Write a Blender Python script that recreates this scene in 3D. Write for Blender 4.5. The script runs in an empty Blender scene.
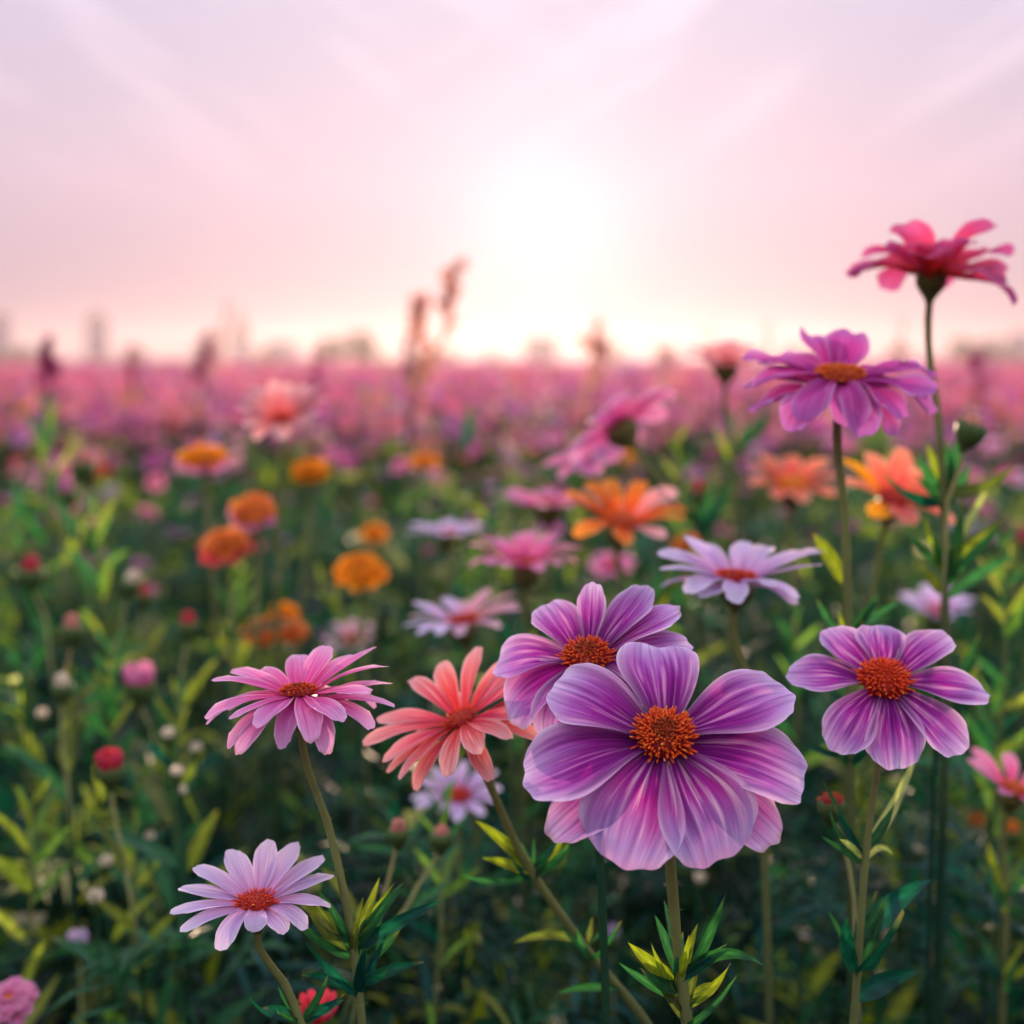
import bpy, math, random
import numpy as np
from mathutils import Vector, Matrix, Quaternion

random.seed(7); RNG = np.random.default_rng(11)
sc = bpy.context.scene
COL = sc.collection
R = math.radians
HAZE_D, HAZE_G = 0.00044, 0.63

# ------------------------------------------------------------------ camera
CAM = Vector((0, 0, 0.75)); HORIZ = 362.0; FPX = 50 / 36 * 1024
PITCH = math.atan((512 - HORIZ) / FPX)
cam = bpy.data.cameras.new('camera'); camo = bpy.data.objects.new('camera', cam); COL.objects.link(camo)
cam.lens = 50; cam.sensor_width = 36; cam.clip_start = 0.02; cam.clip_end = 6000
camo.location = CAM; camo.rotation_euler = (math.pi / 2 - PITCH, 0, 0)
cam.dof.use_dof = True; cam.dof.focus_distance = 0.470; cam.dof.aperture_fstop = 6.3
sc.camera = camo
FW = Vector((0, math.cos(PITCH), -math.sin(PITCH))); UP = Vector((0, math.sin(PITCH), math.cos(PITCH))); RT = Vector((1, 0, 0))
def at(px, py, d):
    return CAM + d * (FW + RT * ((px - 512) / FPX) + UP * ((512 - py) / FPX))

# ------------------------------------------------------------------ sky and sun
SUN_EL, SUN_AZ = R(5.0), R(1.4)
SUN_DIR = Vector((math.sin(SUN_AZ) * math.cos(SUN_EL), math.cos(SUN_AZ) * math.cos(SUN_EL), math.sin(SUN_EL)))
w = bpy.data.worlds.new("World"); sc.world = w; w.use_nodes = True
nt = w.node_tree; nt.nodes.clear()
def N(t, **k):
    n = nt.nodes.new(t)
    for a, b in k.items(): setattr(n, a, b)
    return n
def math_node(op, a, b=None, clamp=False):
    n = N('ShaderNodeMath', operation=op, use_clamp=clamp)
    for i, v in enumerate((a, b)):
        if v is None: continue
        if isinstance(v, (int, float)): n.inputs[i].default_value = v
        else: nt.links.new(v, n.inputs[i])
    return n.outputs[0]
def mixc(f, a, b, bt='MIX'):
    n = N('ShaderNodeMix', data_type='RGBA', blend_type=bt)
    for i, v in ((0, f), (6, a), (7, b)):
        if isinstance(v, (int, float)): n.inputs[i].default_value = v
        elif isinstance(v, tuple): n.inputs[i].default_value = (*v[:3], 1)
        else: nt.links.new(v, n.inputs[i])
    return n.outputs[2]
def ramp(fac, stops, interp='LINEAR'):
    n = N('ShaderNodeValToRGB'); cr = n.color_ramp; cr.interpolation = interp
    while len(cr.elements) < len(stops): cr.elements.new(0.5)
    for e, (p, c) in zip(cr.elements, stops): e.position = p; e.color = (*c[:3], 1)
    nt.links.new(fac, n.inputs[0]); return n.outputs[0]
tc = N('ShaderNodeTexCoord'); sep = N('ShaderNodeSeparateXYZ'); nt.links.new(tc.outputs['Generated'], sep.inputs[0])
dp = N('ShaderNodeVectorMath', operation='DOT_PRODUCT'); nt.links.new(tc.outputs['Generated'], dp.inputs[0]); dp.inputs[1].default_value = SUN_DIR
sd = dp.outputs['Value']; sdc = math_node('MAXIMUM', sd, 0.0)
base = ramp(sep.outputs[2], [(0.0, (.31, .25, .33)), (.04, (.48, .37, .46)), (.12, (.72, .55, .67)), (.25, (.72, .65, .81)), (.42, (1.5, 1.4, 1.6)), (1.0, (1.55, 1.65, 2.0))])  # overhead stops, out of view, raised above a real dusk sky to fill the flowers
back = math_node('MULTIPLY_ADD', sd, 0.15, True); back.node.inputs[2].default_value = 0.85; back.node.use_clamp = False
base = mixc(1.0, base, back, 'MULTIPLY')
# thin streaks of high cloud
def wisps(angle, shift):
    m1 = N('ShaderNodeMapping'); nt.links.new(tc.outputs['Generated'], m1.inputs[0]); m1.inputs['Rotation'].default_value = (0, R(angle), 0); m1.inputs['Location'].default_value = (0, 0, shift)
    m2 = N('ShaderNodeMapping'); nt.links.new(m1.outputs[0], m2.inputs[0]); m2.inputs['Scale'].default_value = (3.6, 1.0, 22.0)
    z = N('ShaderNodeTexNoise'); nt.links.new(m2.outputs[0], z.inputs['Vector']); z.inputs['Scale'].default_value = 1.5; z.inputs['Detail'].default_value = 7; z.inputs['Roughness'].default_value = .52; z.inputs['Distortion'].default_value = .5
    return ramp(z.outputs[0], [(.45, (0, 0, 0)), (.66, (1, 1, 1))], 'EASE')
sidef = math_node('MULTIPLY_ADD', sep.outputs[0], 4.0, True); sidef.node.inputs[2].default_value = .5
cl = mixc(sidef, wisps(-33, .3), wisps(33, 0.0))
hi = math_node('MULTIPLY_ADD', sep.outputs[2], 8.0, True); hi.node.inputs[2].default_value = -.75
clf = math_node('MULTIPLY', math_node('MULTIPLY', cl, hi), 1.1)
base = mixc(clf, base, mixc(1.0, base, (1.24, 1.20, 1.17), 'MULTIPLY'))
g1 = math_node('POWER', sdc, 60.0); g2 = math_node('POWER', sdc, 30.0); g3 = math_node('POWER', sdc, 500.0)
glow = mixc(g2, (0, 0, 0), (.09, .06, .06))
glow = mixc(1.0, glow, mixc(g1, (0, 0, 0), (.12, .10, .09)), 'ADD')
glow = mixc(1.0, glow, mixc(g3, (0, 0, 0), (.26, .24, .20)), 'ADD')
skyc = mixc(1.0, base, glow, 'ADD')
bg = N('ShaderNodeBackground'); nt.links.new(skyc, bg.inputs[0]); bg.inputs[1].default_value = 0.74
ns = N('ShaderNodeTexSky', sky_type='NISHITA', sun_disc=False, sun_elevation=SUN_EL, sun_rotation=SUN_AZ)
bg2 = N('ShaderNodeBackground'); nt.links.new(ns.outputs[0], bg2.inputs[0]); bg2.inputs[1].default_value = 0.05
nshalf = mixc(1.0, ns.outputs[0], (.05, .035, .05), 'MULTIPLY'); nt.links.new(nshalf, bg2.inputs[0])
ad = N('ShaderNodeAddShader'); nt.links.new(bg.outputs[0], ad.inputs[0]); nt.links.new(bg2.outputs[0], ad.inputs[1])
wo = N('ShaderNodeOutputWorld'); nt.links.new(ad.outputs[0], wo.inputs[0])

sl = bpy.data.lights.new('sun', 'SUN'); sl.energy = 5.0; sl.angle = R(0.6); sl.color = (1.0, .67, .46)
so = bpy.data.objects.new('sun', sl); COL.objects.link(so)
so.rotation_euler = SUN_DIR.to_track_quat('Z', 'Y').to_euler(); so.location = (0, 30, 5)

vs = sc.view_settings; vs.view_transform = 'Standard'; vs.look = 'None'; vs.exposure = 0.35; vs.gamma = 1; vs.use_curve_mapping = False
sc.render.engine = 'CYCLES'
cy = sc.cycles
cy.use_denoising = True; cy.max_bounces = 8; cy.diffuse_bounces = 3; cy.glossy_bounces = 2; cy.transmission_bounces = 5; cy.volume_bounces = 0; cy.transparent_max_bounces = 6
cy.use_adaptive_sampling = True; cy.adaptive_threshold = 0.015; cy.sample_clamp_indirect = 6; cy.caustics_reflective = False; cy.caustics_refractive = False

# ------------------------------------------------------------------ materials
def newmat(name):
    global nt
    m = bpy.data.materials.new(name); m.use_nodes = True; nt = m.node_tree; nt.nodes.clear(); return m
def leafy_output(col, trans_col, trans, rough, spec, bump=None, bstr=.3, bdist=.0006):
    p = N('ShaderNodeBsdfPrincipled'); p.inputs['Roughness'].default_value = rough; p.inputs['Specular IOR Level'].default_value = spec
    if isinstance(col, tuple): p.inputs['Base Color'].default_value = (*col, 1)
    else: nt.links.new(col, p.inputs['Base Color'])
    t = N('ShaderNodeBsdfTranslucent')
    if isinstance(trans_col, tuple): t.inputs[0].default_value = (*trans_col, 1)
    else: nt.links.new(trans_col, t.inputs[0])
    if bump is not None:
        b = N('ShaderNodeBump'); b.inputs['Strength'].default_value = bstr; b.inputs['Distance'].default_value = bdist
        nt.links.new(bump, b.inputs['Height']); nt.links.new(b.outputs[0], p.inputs['Normal']); nt.links.new(b.outputs[0], t.inputs['Normal'])
    mx = N('ShaderNodeMixShader'); mx.inputs[0].default_value = trans
    nt.links.new(p.outputs[0], mx.inputs[1]); nt.links.new(t.outputs[0], mx.inputs[2])
    o = N('ShaderNodeOutputMaterial'); nt.links.new(mx.outputs[0], o.inputs[0])

def petal_mat(name, stops, dark, light, edge, vein=.5, streak=.35, trans=.4, sat=1.0):
    """colour along the petal from stops, veins in dark, pale streaks in light, pale margin in edge"""
    m = newmat(name)
    uv = N('ShaderNodeUVMap'); s = N('ShaderNodeSeparateXYZ'); nt.links.new(uv.outputs[0], s.inputs[0])
    oi = N('ShaderNodeObjectInfo')
    rz = math_node('MULTIPLY', oi.outputs['Random'], 40.0)
    cmb = N('ShaderNodeCombineXYZ')
    nt.links.new(math_node('MULTIPLY', s.outputs[0], 1.3), cmb.inputs[0]); nt.links.new(math_node('MULTIPLY', s.outputs[1], 15.0), cmb.inputs[1]); nt.links.new(rz, cmb.inputs[2])
    nz = N('ShaderNodeTexNoise'); nt.links.new(cmb.outputs[0], nz.inputs['Vector']); nz.inputs['Scale'].default_value = 1.0; nz.inputs['Detail'].default_value = 2.5
    cmb2 = N('ShaderNodeCombineXYZ')
    nt.links.new(math_node('MULTIPLY', s.outputs[0], .9), cmb2.inputs[0]); nt.links.new(math_node('MULTIPLY', s.outputs[1], 5.0), cmb2.inputs[1]); nt.links.new(math_node('ADD', rz, 9.0), cmb2.inputs[2])
    nz2 = N('ShaderNodeTexNoise'); nt.links.new(cmb2.outputs[0], nz2.inputs['Vector']); nz2.inputs['Scale'].default_value = 1.2; nz2.inputs['Detail'].default_value = 1
    wob = math_node('MULTIPLY', math_node('SUBTRACT', nz2.outputs[0], .5), .34)
    along = math_node('ADD', s.outputs[0], wob, True)
    c = ramp(along, stops)
    fade = math_node('SUBTRACT', 1.30, s.outputs[0], True)
    vf = math_node('MULTIPLY', ramp(nz.outputs[0], [(.50, (0, 0, 0)), (.64, (1, 1, 1))]), fade)
    c = mixc(math_node('MULTIPLY', vf, vein), c, dark)
    bell = math_node('MULTIPLY', math_node('MULTIPLY', s.outputs[0], math_node('SUBTRACT', 1.0, s.outputs[0])), 4.0)
    lf = math_node('MULTIPLY', ramp(nz.outputs[0], [(.30, (1, 1, 1)), (.46, (0, 0, 0))]), bell)
    c = mixc(math_node('MULTIPLY', lf, streak), c, light)
    tt = math_node('ABSOLUTE', math_node('MULTIPLY_ADD', s.outputs[1], 2.0)); tt.node.inputs[0].links[0].from_node.inputs[2].default_value = -1.0
    ef = math_node('MULTIPLY', math_node('POWER', tt, 6.0), math_node('MULTIPLY', s.outputs[0], 1.2, True))
    c = mixc(math_node('MULTIPLY', ef, .85), c, edge)
    tipf = math_node('MULTIPLY', math_node('MULTIPLY_ADD', s.outputs[0], 16.0, True), math_node('GREATER_THAN', oi.outputs['Random'], .80)); tipf.node.inputs[0].links[0].from_node.inputs[2].default_value = -15.0
    c = mixc(math_node('MULTIPLY', math_node('MULTIPLY', tipf, nz2.outputs[0]), 1.0), c, (.30, .16, .10))
    hv = N('ShaderNodeHueSaturation'); nt.links.new(c, hv.inputs['Color'])
    nt.links.new(math_node('MULTIPLY_ADD', oi.outputs['Random'], .22), hv.inputs['Value']); hv.inputs['Value'].links[0].from_node.inputs[2].default_value = .90
    nt.links.new(math_node('MULTIPLY_ADD', oi.outputs['Random'], .02), hv.inputs['Hue']); hv.inputs['Hue'].links[0].from_node.inputs[2].default_value = .49
    hv.inputs['Saturation'].default_value = sat
    leafy_output(hv.outputs[0], hv.outputs[0], trans, .68, .14, nz.outputs[0], .6, .0009)
    return m

PM = {}
PM['violet'] = petal_mat('violet_petal', [(0, (.07, .001, .05)), (.16, (.17, .003, .15)), (.46, (.38, .022, .33)), (.72, (.47, .12, .50)), (.92, (.60, .36, .70)), (1, (.74, .54, .82))], (.16, .002, .17), (.88, .40, .68), (.95, .74, .90), .95, .75, .34)
PM['violetpale'] = petal_mat('violet_streaked_petal', [(0, (.09, .001, .07)), (.16, (.24, .003, .19)), (.42, (.54, .03, .34)), (.66, (.48, .17, .55)), (.86, (.45, .29, .68)), (1, (.62, .34, .66))], (.22, .003, .22), (1.0, .58, .78), (.92, .70, .92), .9, 1.0, .36)
PM['magenta'] = petal_mat('magenta_petal', [(0, (.40, .01, .16)), (.3, (.50, .04, .30)), (.65, (.60, .07, .38)), (1, (.56, .18, .56))], (.24, .01, .18), (.85, .34, .56), (.80, .50, .80), .5, .4, .42)
PM['pink'] = petal_mat('pink_petal', [(0, (.62, .03, .20)), (.3, (.70, .08, .36)), (.7, (.72, .22, .52)), (1, (.74, .40, .66))], (.45, .02, .26), (.92, .46, .62), (.92, .66, .78), .5, .5, .40)
PM['coral'] = petal_mat('coral_petal', [(0, (.60, .01, .02)), (.3, (.76, .05, .09)), (.7, (.86, .23, .25)), (1, (.92, .46, .46))], (.55, .02, .08), (.98, .50, .48), (.96, .62, .60), .75, .75, .40)
PM['lilac'] = petal_mat('lilac_petal', [(0, (.62, .16, .36)), (.2, (.60, .30, .62)), (.6, (.66, .48, .80)), (1, (.78, .66, .88))], (.45, .24, .62), (.92, .72, .86), (.95, .84, .92), .4, .5, .36)
PM['salmonpink'] = petal_mat('salmon_pink_petal', [(0, (.75, .05, .03)), (.25, (.84, .20, .20)), (.7, (.90, .38, .40)), (1, (.94, .54, .54))], (.72, .12, .18), (.95, .5, .48), (.95, .6, .6), .4, .4, .45)
PM['blush'] = petal_mat('blush_petal', [(0, (.80, .22, .20)), (.3, (.80, .30, .44)), (.7, (.82, .42, .58)), (1, (.86, .56, .66))], (.62, .26, .46), (.95, .72, .74), (.95, .80, .82), .35, .5, .42)
PM['crimson'] = petal_mat('crimson_petal', [(0, (.75, .06, .03)), (.3, (.76, .06, .12)), (.65, (.66, .07, .22)), (1, (.62, .14, .36))], (.28, .01, .14), (.85, .18, .26), (.75, .20, .40), .45, .35, .5)
PM['rose'] = petal_mat('rose_petal', [(0, (.60, .03, .18)), (.35, (.74, .09, .32)), (.7, (.80, .20, .44)), (1, (.82, .32, .54))], (.50, .05, .28), (.92, .52, .64), (.92, .66, .76), .4, .45, .42)
PM['orange'] = petal_mat('orange_petal', [(0, (.60, .03, .01)), (.3, (.80, .10, .01)), (.7, (.88, .20, .015)), (1, (.90, .30, .04))], (.60, .06, .02), (.95, .45, .12), (.95, .50, .22), .4, .4, .42)
PM['apricot'] = petal_mat('apricot_petal', [(0, (.62, .02, .02)), (.3, (.78, .07, .06)), (.7, (.86, .19, .12)), (1, (.90, .34, .20))], (.60, .05, .08), (.95, .52, .30), (.95, .60, .46), .4, .5, .42)
PM['marigold'] = petal_mat('marigold_petal', [(0, (.60, .08, .01)), (.4, (.90, .24, .005)), (1, (.96, .40, .01))], (.60, .10, .01), (.95, .50, .04), (.95, .50, .08), .25, .4, .55)
PM['red'] = petal_mat('red_petal', [(0, (.30, .01, .02)), (.5, (.62, .02, .06)), (1, (.72, .07, .12))], (.35, .01, .04), (.85, .20, .20), (.85, .2, .25), .4, .3, .35)
PM['salmon'] = petal_mat('salmon_petal', [(0, (.45, .14, .06)), (.5, (.74, .26, .20)), (1, (.82, .40, .32))], (.5, .1, .1), (.9, .6, .45), (.9, .6, .5), .3, .4, .35)
PM['cream'] = petal_mat('cream_petal', [(0, (.40, .38, .16)), (.5, (.85, .70, .50)), (1, (.95, .84, .70))], (.5, .4, .3), (.9, .8, .7), (.9, .8, .7), .3, .4, .35)

def attr_mat(name, trans, rough, spec, tint=(1, 1, 1), noise=0.0, scale=60):
    m = newmat(name)
    a = N('ShaderNodeAttribute', attribute_name='Col')
    c = a.outputs['Color']
    if noise:
        t = N('ShaderNodeTexCoord'); z = N('ShaderNodeTexNoise'); nt.links.new(t.outputs['Object'], z.inputs['Vector']); z.inputs['Scale'].default_value = scale; z.inputs['Detail'].default_value = 4
        f = math_node('MULTIPLY_ADD', z.outputs[0], noise * 2); f.node.inputs[2].default_value = 1 - noise
        c = mixc(1.0, c, f, 'MULTIPLY')
    tr = mixc(1.0, c, tint, 'MULTIPLY')
    leafy_output(c, tr, trans, rough, spec)
    return m
LEAFM = attr_mat('leaf', .44, .42, .20, (1.5, 1.9, .75), .35, 90)
STEMM = attr_mat('stem', .10, .55, .15, (1.2, 1.1, .7), .3, 160)
DISCM = attr_mat('disc_floret', .10, .6, .2, (1, 1, 1), .2, 900)
CARPM = attr_mat('meadow_petal', .62, .6, .2)
FARM = attr_mat('far_foliage', .25, .6, .2, (1.5, 1.3, .6), .3, 2)

# ------------------------------------------------------------------ mesh helpers
def mesh_np(name, v, quads, mat, col=None, uv=None, parent=None, smooth=True, loc=None):
    me = bpy.data.meshes.new(name)
    v = np.asarray(v, dtype=np.float32); q = np.asarray(quads, dtype=np.int32)
    me.vertices.add(len(v)); me.vertices.foreach_set('co', v.ravel())
    k = q.shape[1]
    me.loops.add(q.size); me.loops.foreach_set('vertex_index', q.ravel())
    me.polygons.add(len(q)); me.polygons.foreach_set('loop_start', np.arange(0, q.size, k, dtype=np.int32)); me.polygons.foreach_set('loop_total', np.full(len(q), k, dtype=np.int32))
    if uv is not None:
        l = me.uv_layers.new(name='UVMap'); l.data.foreach_set('uv', np.asarray(uv, dtype=np.float32)[q.ravel()].ravel())
    if col is not None:
        a = me.color_attributes.new('Col', 'FLOAT_COLOR', 'POINT')
        c = np.ones((len(v), 4), dtype=np.float32); c[:, :3] = col; a.data.foreach_set('color', c.ravel())
    me.update(calc_edges=True); me.validate()
    if smooth: me.polygons.foreach_set('use_smooth', np.ones(len(me.polygons), dtype=bool))
    me.materials.append(mat)
    o = bpy.data.objects.new(name, me); COL.objects.link(o)
    if parent is not None: o.parent = parent
    if loc is not None: o.location = loc
    return o
def grid_quads(nu, nv, off=0):
    i, j = np.meshgrid(np.arange(nu - 1), np.arange(nv - 1), indexing='ij')
    a = (i * nv + j).ravel() + off
    return np.stack([a, a + nv, a + nv + 1, a + 1], 1)
def ring_quads(n, m, off=0):
    i, j = np.meshgrid(np.arange(n - 1), np.arange(m), indexing='ij')
    a = (i * m + j).ravel() + off; b = (i * m + (j + 1) % m).ravel() + off
    return np.stack([a, b, b + m, a + m], 1)
def thing(name, label, cat, loc, group=None):
    o = bpy.data.objects.new(name, None); COL.objects.link(o); o.location = loc; o.empty_display_size = .01
    o['label'] = label; o['category'] = cat
    if group: o['group'] = group
    return o
def tag(o, label=None, cat=None, group=None, kind=None):
    for k, v in (('label', label), ('category', cat), ('group', group), ('kind', kind)):
        if v: o[k] = v
    return o
def frame(n, roll=0.0):
    n = Vector(n).normalized(); u = (Vector((1, 0, 0)) - n * n.x)
    if u.length < 1e-3: u = Vector((0, 1, 0))
    u.normalize(); wv = n.cross(u)
    if roll: q = Quaternion(n, roll); u = q @ u; wv = q @ wv
    return u, wv, n
def tilt_normal(toward, side):
    return Vector((math.sin(R(side)), -math.sin(R(toward)), math.cos(R(toward)) * math.cos(R(side)))).normalized()
def spline(pts, n):
    """smooth curve through the points, even where their spacing is uneven"""
    P = np.array([list(p) for p in pts], dtype=float); h = np.maximum(np.linalg.norm(np.diff(P, axis=0), axis=1), 1e-6); k = len(P)
    d = np.diff(P, axis=0) / h[:, None]; m = np.empty_like(P); m[0] = d[0]; m[-1] = d[-1]
    for i in range(1, k - 1): m[i] = (d[i - 1] * h[i] + d[i] * h[i - 1]) / (h[i] + h[i - 1])
    cum = np.concatenate([[0], np.cumsum(h)])
    t = np.concatenate([np.linspace(0, cum[-1] * .4, n - n // 3, endpoint=False), np.linspace(cum[-1] * .4, cum[-1], n // 3)]) if n > 20 else np.linspace(0, cum[-1], n)
    out = []
    for x in t:
        i = int(min(np.searchsorted(cum, x, 'right') - 1, k - 2)); f = (x - cum[i]) / h[i]
        f2, f3 = f * f, f ** 3
        out.append((2 * f3 - 3 * f2 + 1) * P[i] + (f3 - 2 * f2 + f) * h[i] * m[i] + (-2 * f3 + 3 * f2) * P[i + 1] + (f3 - f2) * h[i] * m[i + 1])
    return np.array(out)
def tube(path, r0, r1, m=8, bumps=0.0):
    n = len(path); T = np.gradient(path, axis=0); T /= np.linalg.norm(T, axis=1)[:, None] + 1e-12
    ref = np.tile(np.array([[0.3, -1.0, 0.1]]), (n, 1)); A = np.cross(T, ref); A /= np.linalg.norm(A, axis=1)[:, None] + 1e-12; B = np.cross(T, A)
    a = np.linspace(0, 2 * np.pi, m, endpoint=False)
    r = np.linspace(r0, r1, n)[:, None] * (1 + bumps * RNG.normal(size=(n, 1)))
    rr = r * (1 + .10 * np.cos(a * 3)[None, :])
    v = path[:, None, :] + rr[:, :, None] * (np.cos(a)[None, :, None] * A[:, None, :] + np.sin(a)[None, :, None] * B[:, None, :])
    return v.reshape(-1, 3), ring_quads(n, m)

# ------------------------------------------------------------------ flower parts
def petal_geo(L, W, elev, curl, nu=15, nv=11, base=.26, peak=.68, rnd=.30, cup=.10, ridge=.018, notch=.03, twist=0.0, seed=0, ruff=.02):
    rg = np.random.default_rng(seed)
    s = np.linspace(0, 1, nu); t = np.linspace(-1, 1, nv)
    ang = R(elev) + R(curl) * s ** 1.4 * 1.2
    ds = L / (nu - 1)
    X = np.concatenate([[0], np.cumsum(np.cos(ang[:-1]) * ds)]); Z = np.concatenate([[0], np.cumsum(np.sin(ang[:-1]) * ds)])
    wd = base + (1 - base) * np.sin(np.pi / 2 * np.clip(s / peak, 0, 1)) ** 1.25
    wd = np.where(s > peak, wd * (1 - .16 * ((s - peak) / (1 - peak)) ** 2.0), wd) * W / 2
    S, T = np.meshgrid(s, t, indexing='ij')
    ph = rg.uniform(0, 6.28, 4)
    tip = rnd * 1.35 * (1 - np.sqrt(1 - .985 * T ** 2)) * S ** 4 + notch * (np.cos(3.1 * np.pi * T / 1.0 + ph[0]) * .6 + np.cos(5 * T + ph[1]) * .6) * S ** 10
    back = tip * L * .55
    x = X[:, None] - back * np.cos(ang)[:, None]; z = Z[:, None] - back * np.sin(ang)[:, None]
    y = wd[:, None] * T * (1 + .06 * np.sin(5 * S + ph[2]) * np.sign(T))
    y = y + W * .09 * np.sin(ph[3]) * S ** 2
    nrm = cup * W * (T ** 2 - .3) * np.sin(np.pi * np.clip(S * .85 + .1, 0, 1)) * 1.2
    nrm = nrm - ridge * W * np.cos(T * np.pi * 4 + ph[0] * .3) * np.sin(np.pi * S) ** .6
    nrm = nrm + ruff * W * np.sin(T * 5 + ph[1]) * S ** 3 + ruff * W * 1.2 * np.sin(7 * S + ph[2] + 2 * T)
    x = x - np.sin(ang)[:, None] * nrm; z = z + np.cos(ang)[:, None] * nrm
    tw = R(twist) * S
    y2 = y * np.cos(tw); z = z + y * np.sin(tw)
    v = np.stack([x, y2, z], -1).reshape(-1, 3)
    uv = np.stack([S, (T + 1) / 2], -1).reshape(-1, 2)
    return v, grid_quads(nu, nv), uv
def place(v, u, wv, n, org):
    M = np.array([list(u), list(wv), list(n)]); return v @ M + np.array(list(org))

def dome(r, h, rings=7, m=20):
    vs_, cs = [], []
    for i in range(rings):
        f = i / (rings - 1); a = f * math.pi / 2
        rr = r * math.cos(a) + 1e-5; z = h * math.sin(a)
        for k in range(m):
            t = 2 * math.pi * k / m; vs_.append((rr * math.cos(t), rr * math.sin(t), z))
    return np.array(vs_), ring_quads(rings, m)
DISC_COL = {'hot': ((.22, .008, .015), (.68, .055, .008), (.90, .19, .015), (.26, .05, .012)),
            'red': ((.30, .01, .01), (.75, .05, .01), (.90, .13, .02), (.70, .05, .01)),
            'orange': ((.40, .04, .01), (.80, .14, .01), (.90, .26, .02), (.80, .18, .01)),
            'gold': ((.70, .16, .01), (.90, .30, .01), (.92, .40, .03), (.88, .30, .02))}
def disc_geo(r, h, nfl, pal, seed=1):
    rg = np.random.default_rng(seed)
    edge, mid, tipc, cen = [np.array(c) for c in DISC_COL[pal]]
    v, q = dome(r, h, 7, 20); rad = np.hypot(v[:, 0], v[:, 1]) / r
    c = edge[None] * np.clip(rad, 0, 1)[:, None] + (mid * .5)[None] * (1 - np.clip(rad, 0, 1))[:, None]
    V, Q, C = [v], [q], [c]; off = len(v)
    ga = math.pi * (3 - math.sqrt(5)); m = 5
    for i in range(nfl):
        f = math.sqrt((i + .5) / nfl); a = i * ga + rg.normal(0, .10)
        if rg.uniform() < .07: continue
        fr = f * 1.02; ang = math.acos(min(fr, .999))
        px, py, pz = r * fr * math.cos(a), r * fr * math.sin(a), h * math.sin(ang)
        d = np.array([math.cos(a) * fr * .95, math.sin(a) * fr * .95, .75 - .35 * fr]) + rg.normal(0, .13, 3); d /= np.linalg.norm(d)
        ln = r * (.11 + .24 * f ** 1.6) * rg.uniform(.5, 1.5); wr = r * .055 * rg.uniform(.8, 1.2)
        A = np.cross(d, [.3, .2, 1.]); A /= np.linalg.norm(A); B = np.cross(d, A)
        tt = np.linspace(0, 2 * np.pi, m, endpoint=False) + rg.uniform(0, 6)
        ring = np.cos(tt)[:, None] * A + np.sin(tt)[:, None] * B; p = np.array([px, py, pz])
        vv = np.concatenate([p + ring * wr * .7, p + d * ln * .65 + ring * wr, p + d * ln + ring * wr * .25])
        colr = (mid if f > .45 else cen) ; tp = tipc * rg.uniform(.75, 1.15) if f > .35 + rg.normal(0, .08) else mid * rg.uniform(.5, 1.1)
        if f > .5 and rg.uniform() < .10: tp = np.array([.95, .50, .06])
        cc = np.concatenate([np.tile(edge * .7 + colr * .3, (m, 1)), np.tile(colr, (m, 1)), np.tile(tp, (m, 1))])
        V.append(vv); Q.append(ring_quads(3, m, off)); C.append(cc); off += len(vv)
    return np.concatenate(V), np.concatenate(Q), np.concatenate(C)
def calyx_geo(r_stem, r_top, h, nsep=9, sep=.0):
    """green cup under the head, head plane at z=0, stem enters at z=-h"""
    prof = [(r_stem, -h * 1.15), (r_stem * 1.25, -h), (r_top * .62, -h * .78), (r_top * .92, -h * .5), (r_top * 1.0, -h * .22), (r_top * .86, -.02 * h), (r_top * .4, .05 * h)]
    m = nsep * 2; V = []
    for i, (r, z) in enumerate(prof):
        for k in range(m):
            a = 2 * math.pi * k / m; b = 1 + (.07 if k % 2 else -.05) * (i > 1)
            V.append((r * b * math.cos(a), r * b * math.sin(a), z + (sep * h * (1 if k % 2 else -.3) if i in (4, 5) else 0)))
    return np.array(V), ring_quads(len(prof), m)
GREEN = dict(stem=(.20, .23, .075), stemlight=(.34, .36, .14), dark=(.003, .020, .017), teal=(.004, .050, .047), leaf=(.020, .088, .040), lime=(.17, .20, .018), olive=(.07, .085, .022), tan=(.42, .30, .16), brown=(.18, .09, .04))  # dark kinds kept very low: deep foliage shade is put into the colour
def col_of(c): return GREEN[c] if isinstance(c, str) else c

def leaf_geo(b, tip, width, bend=(0, 0, 0), nu=9, nv=5, side=None, fold=.25, wave=.0, seed=0):
    b = np.array(list(b)); tip = np.array(list(tip)); bend = np.array(list(bend))
    s = np.linspace(0, 1, nu)[:, None]; ctrl = (b + tip) / 2 + bend
    p = (1 - s) ** 2 * b + 2 * s * (1 - s) * ctrl + s ** 2 * tip
    T = np.gradient(p, axis=0); T /= np.linalg.norm(T, axis=1)[:, None]
    sv = np.array(side if side is not None else [.25, -.35, .9]); sv = np.cross(T, sv); sv /= np.linalg.norm(sv, axis=1)[:, None] + 1e-9
    nn = np.cross(sv, T)
    wd = (np.sin(np.pi * s ** .72) ** .8 * .94 + .06 * (1 - s)) * width / 2
    t = np.linspace(-1, 1, nv)
    rg = np.random.default_rng(seed); wv = wave * width * np.sin(9 * s + rg.uniform(0, 6))
    v = p[:, None, :] + (wd * 1.0)[:, :, None] * t[None, :, None] * sv[:, None, :] + (fold * wd[:, :, None] * np.abs(t)[None, :, None] + (wv[:, :, None] * t[None, :, None])) * nn[:, None, :]
    return v.reshape(-1, 3), grid_quads(nu, nv)

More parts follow.
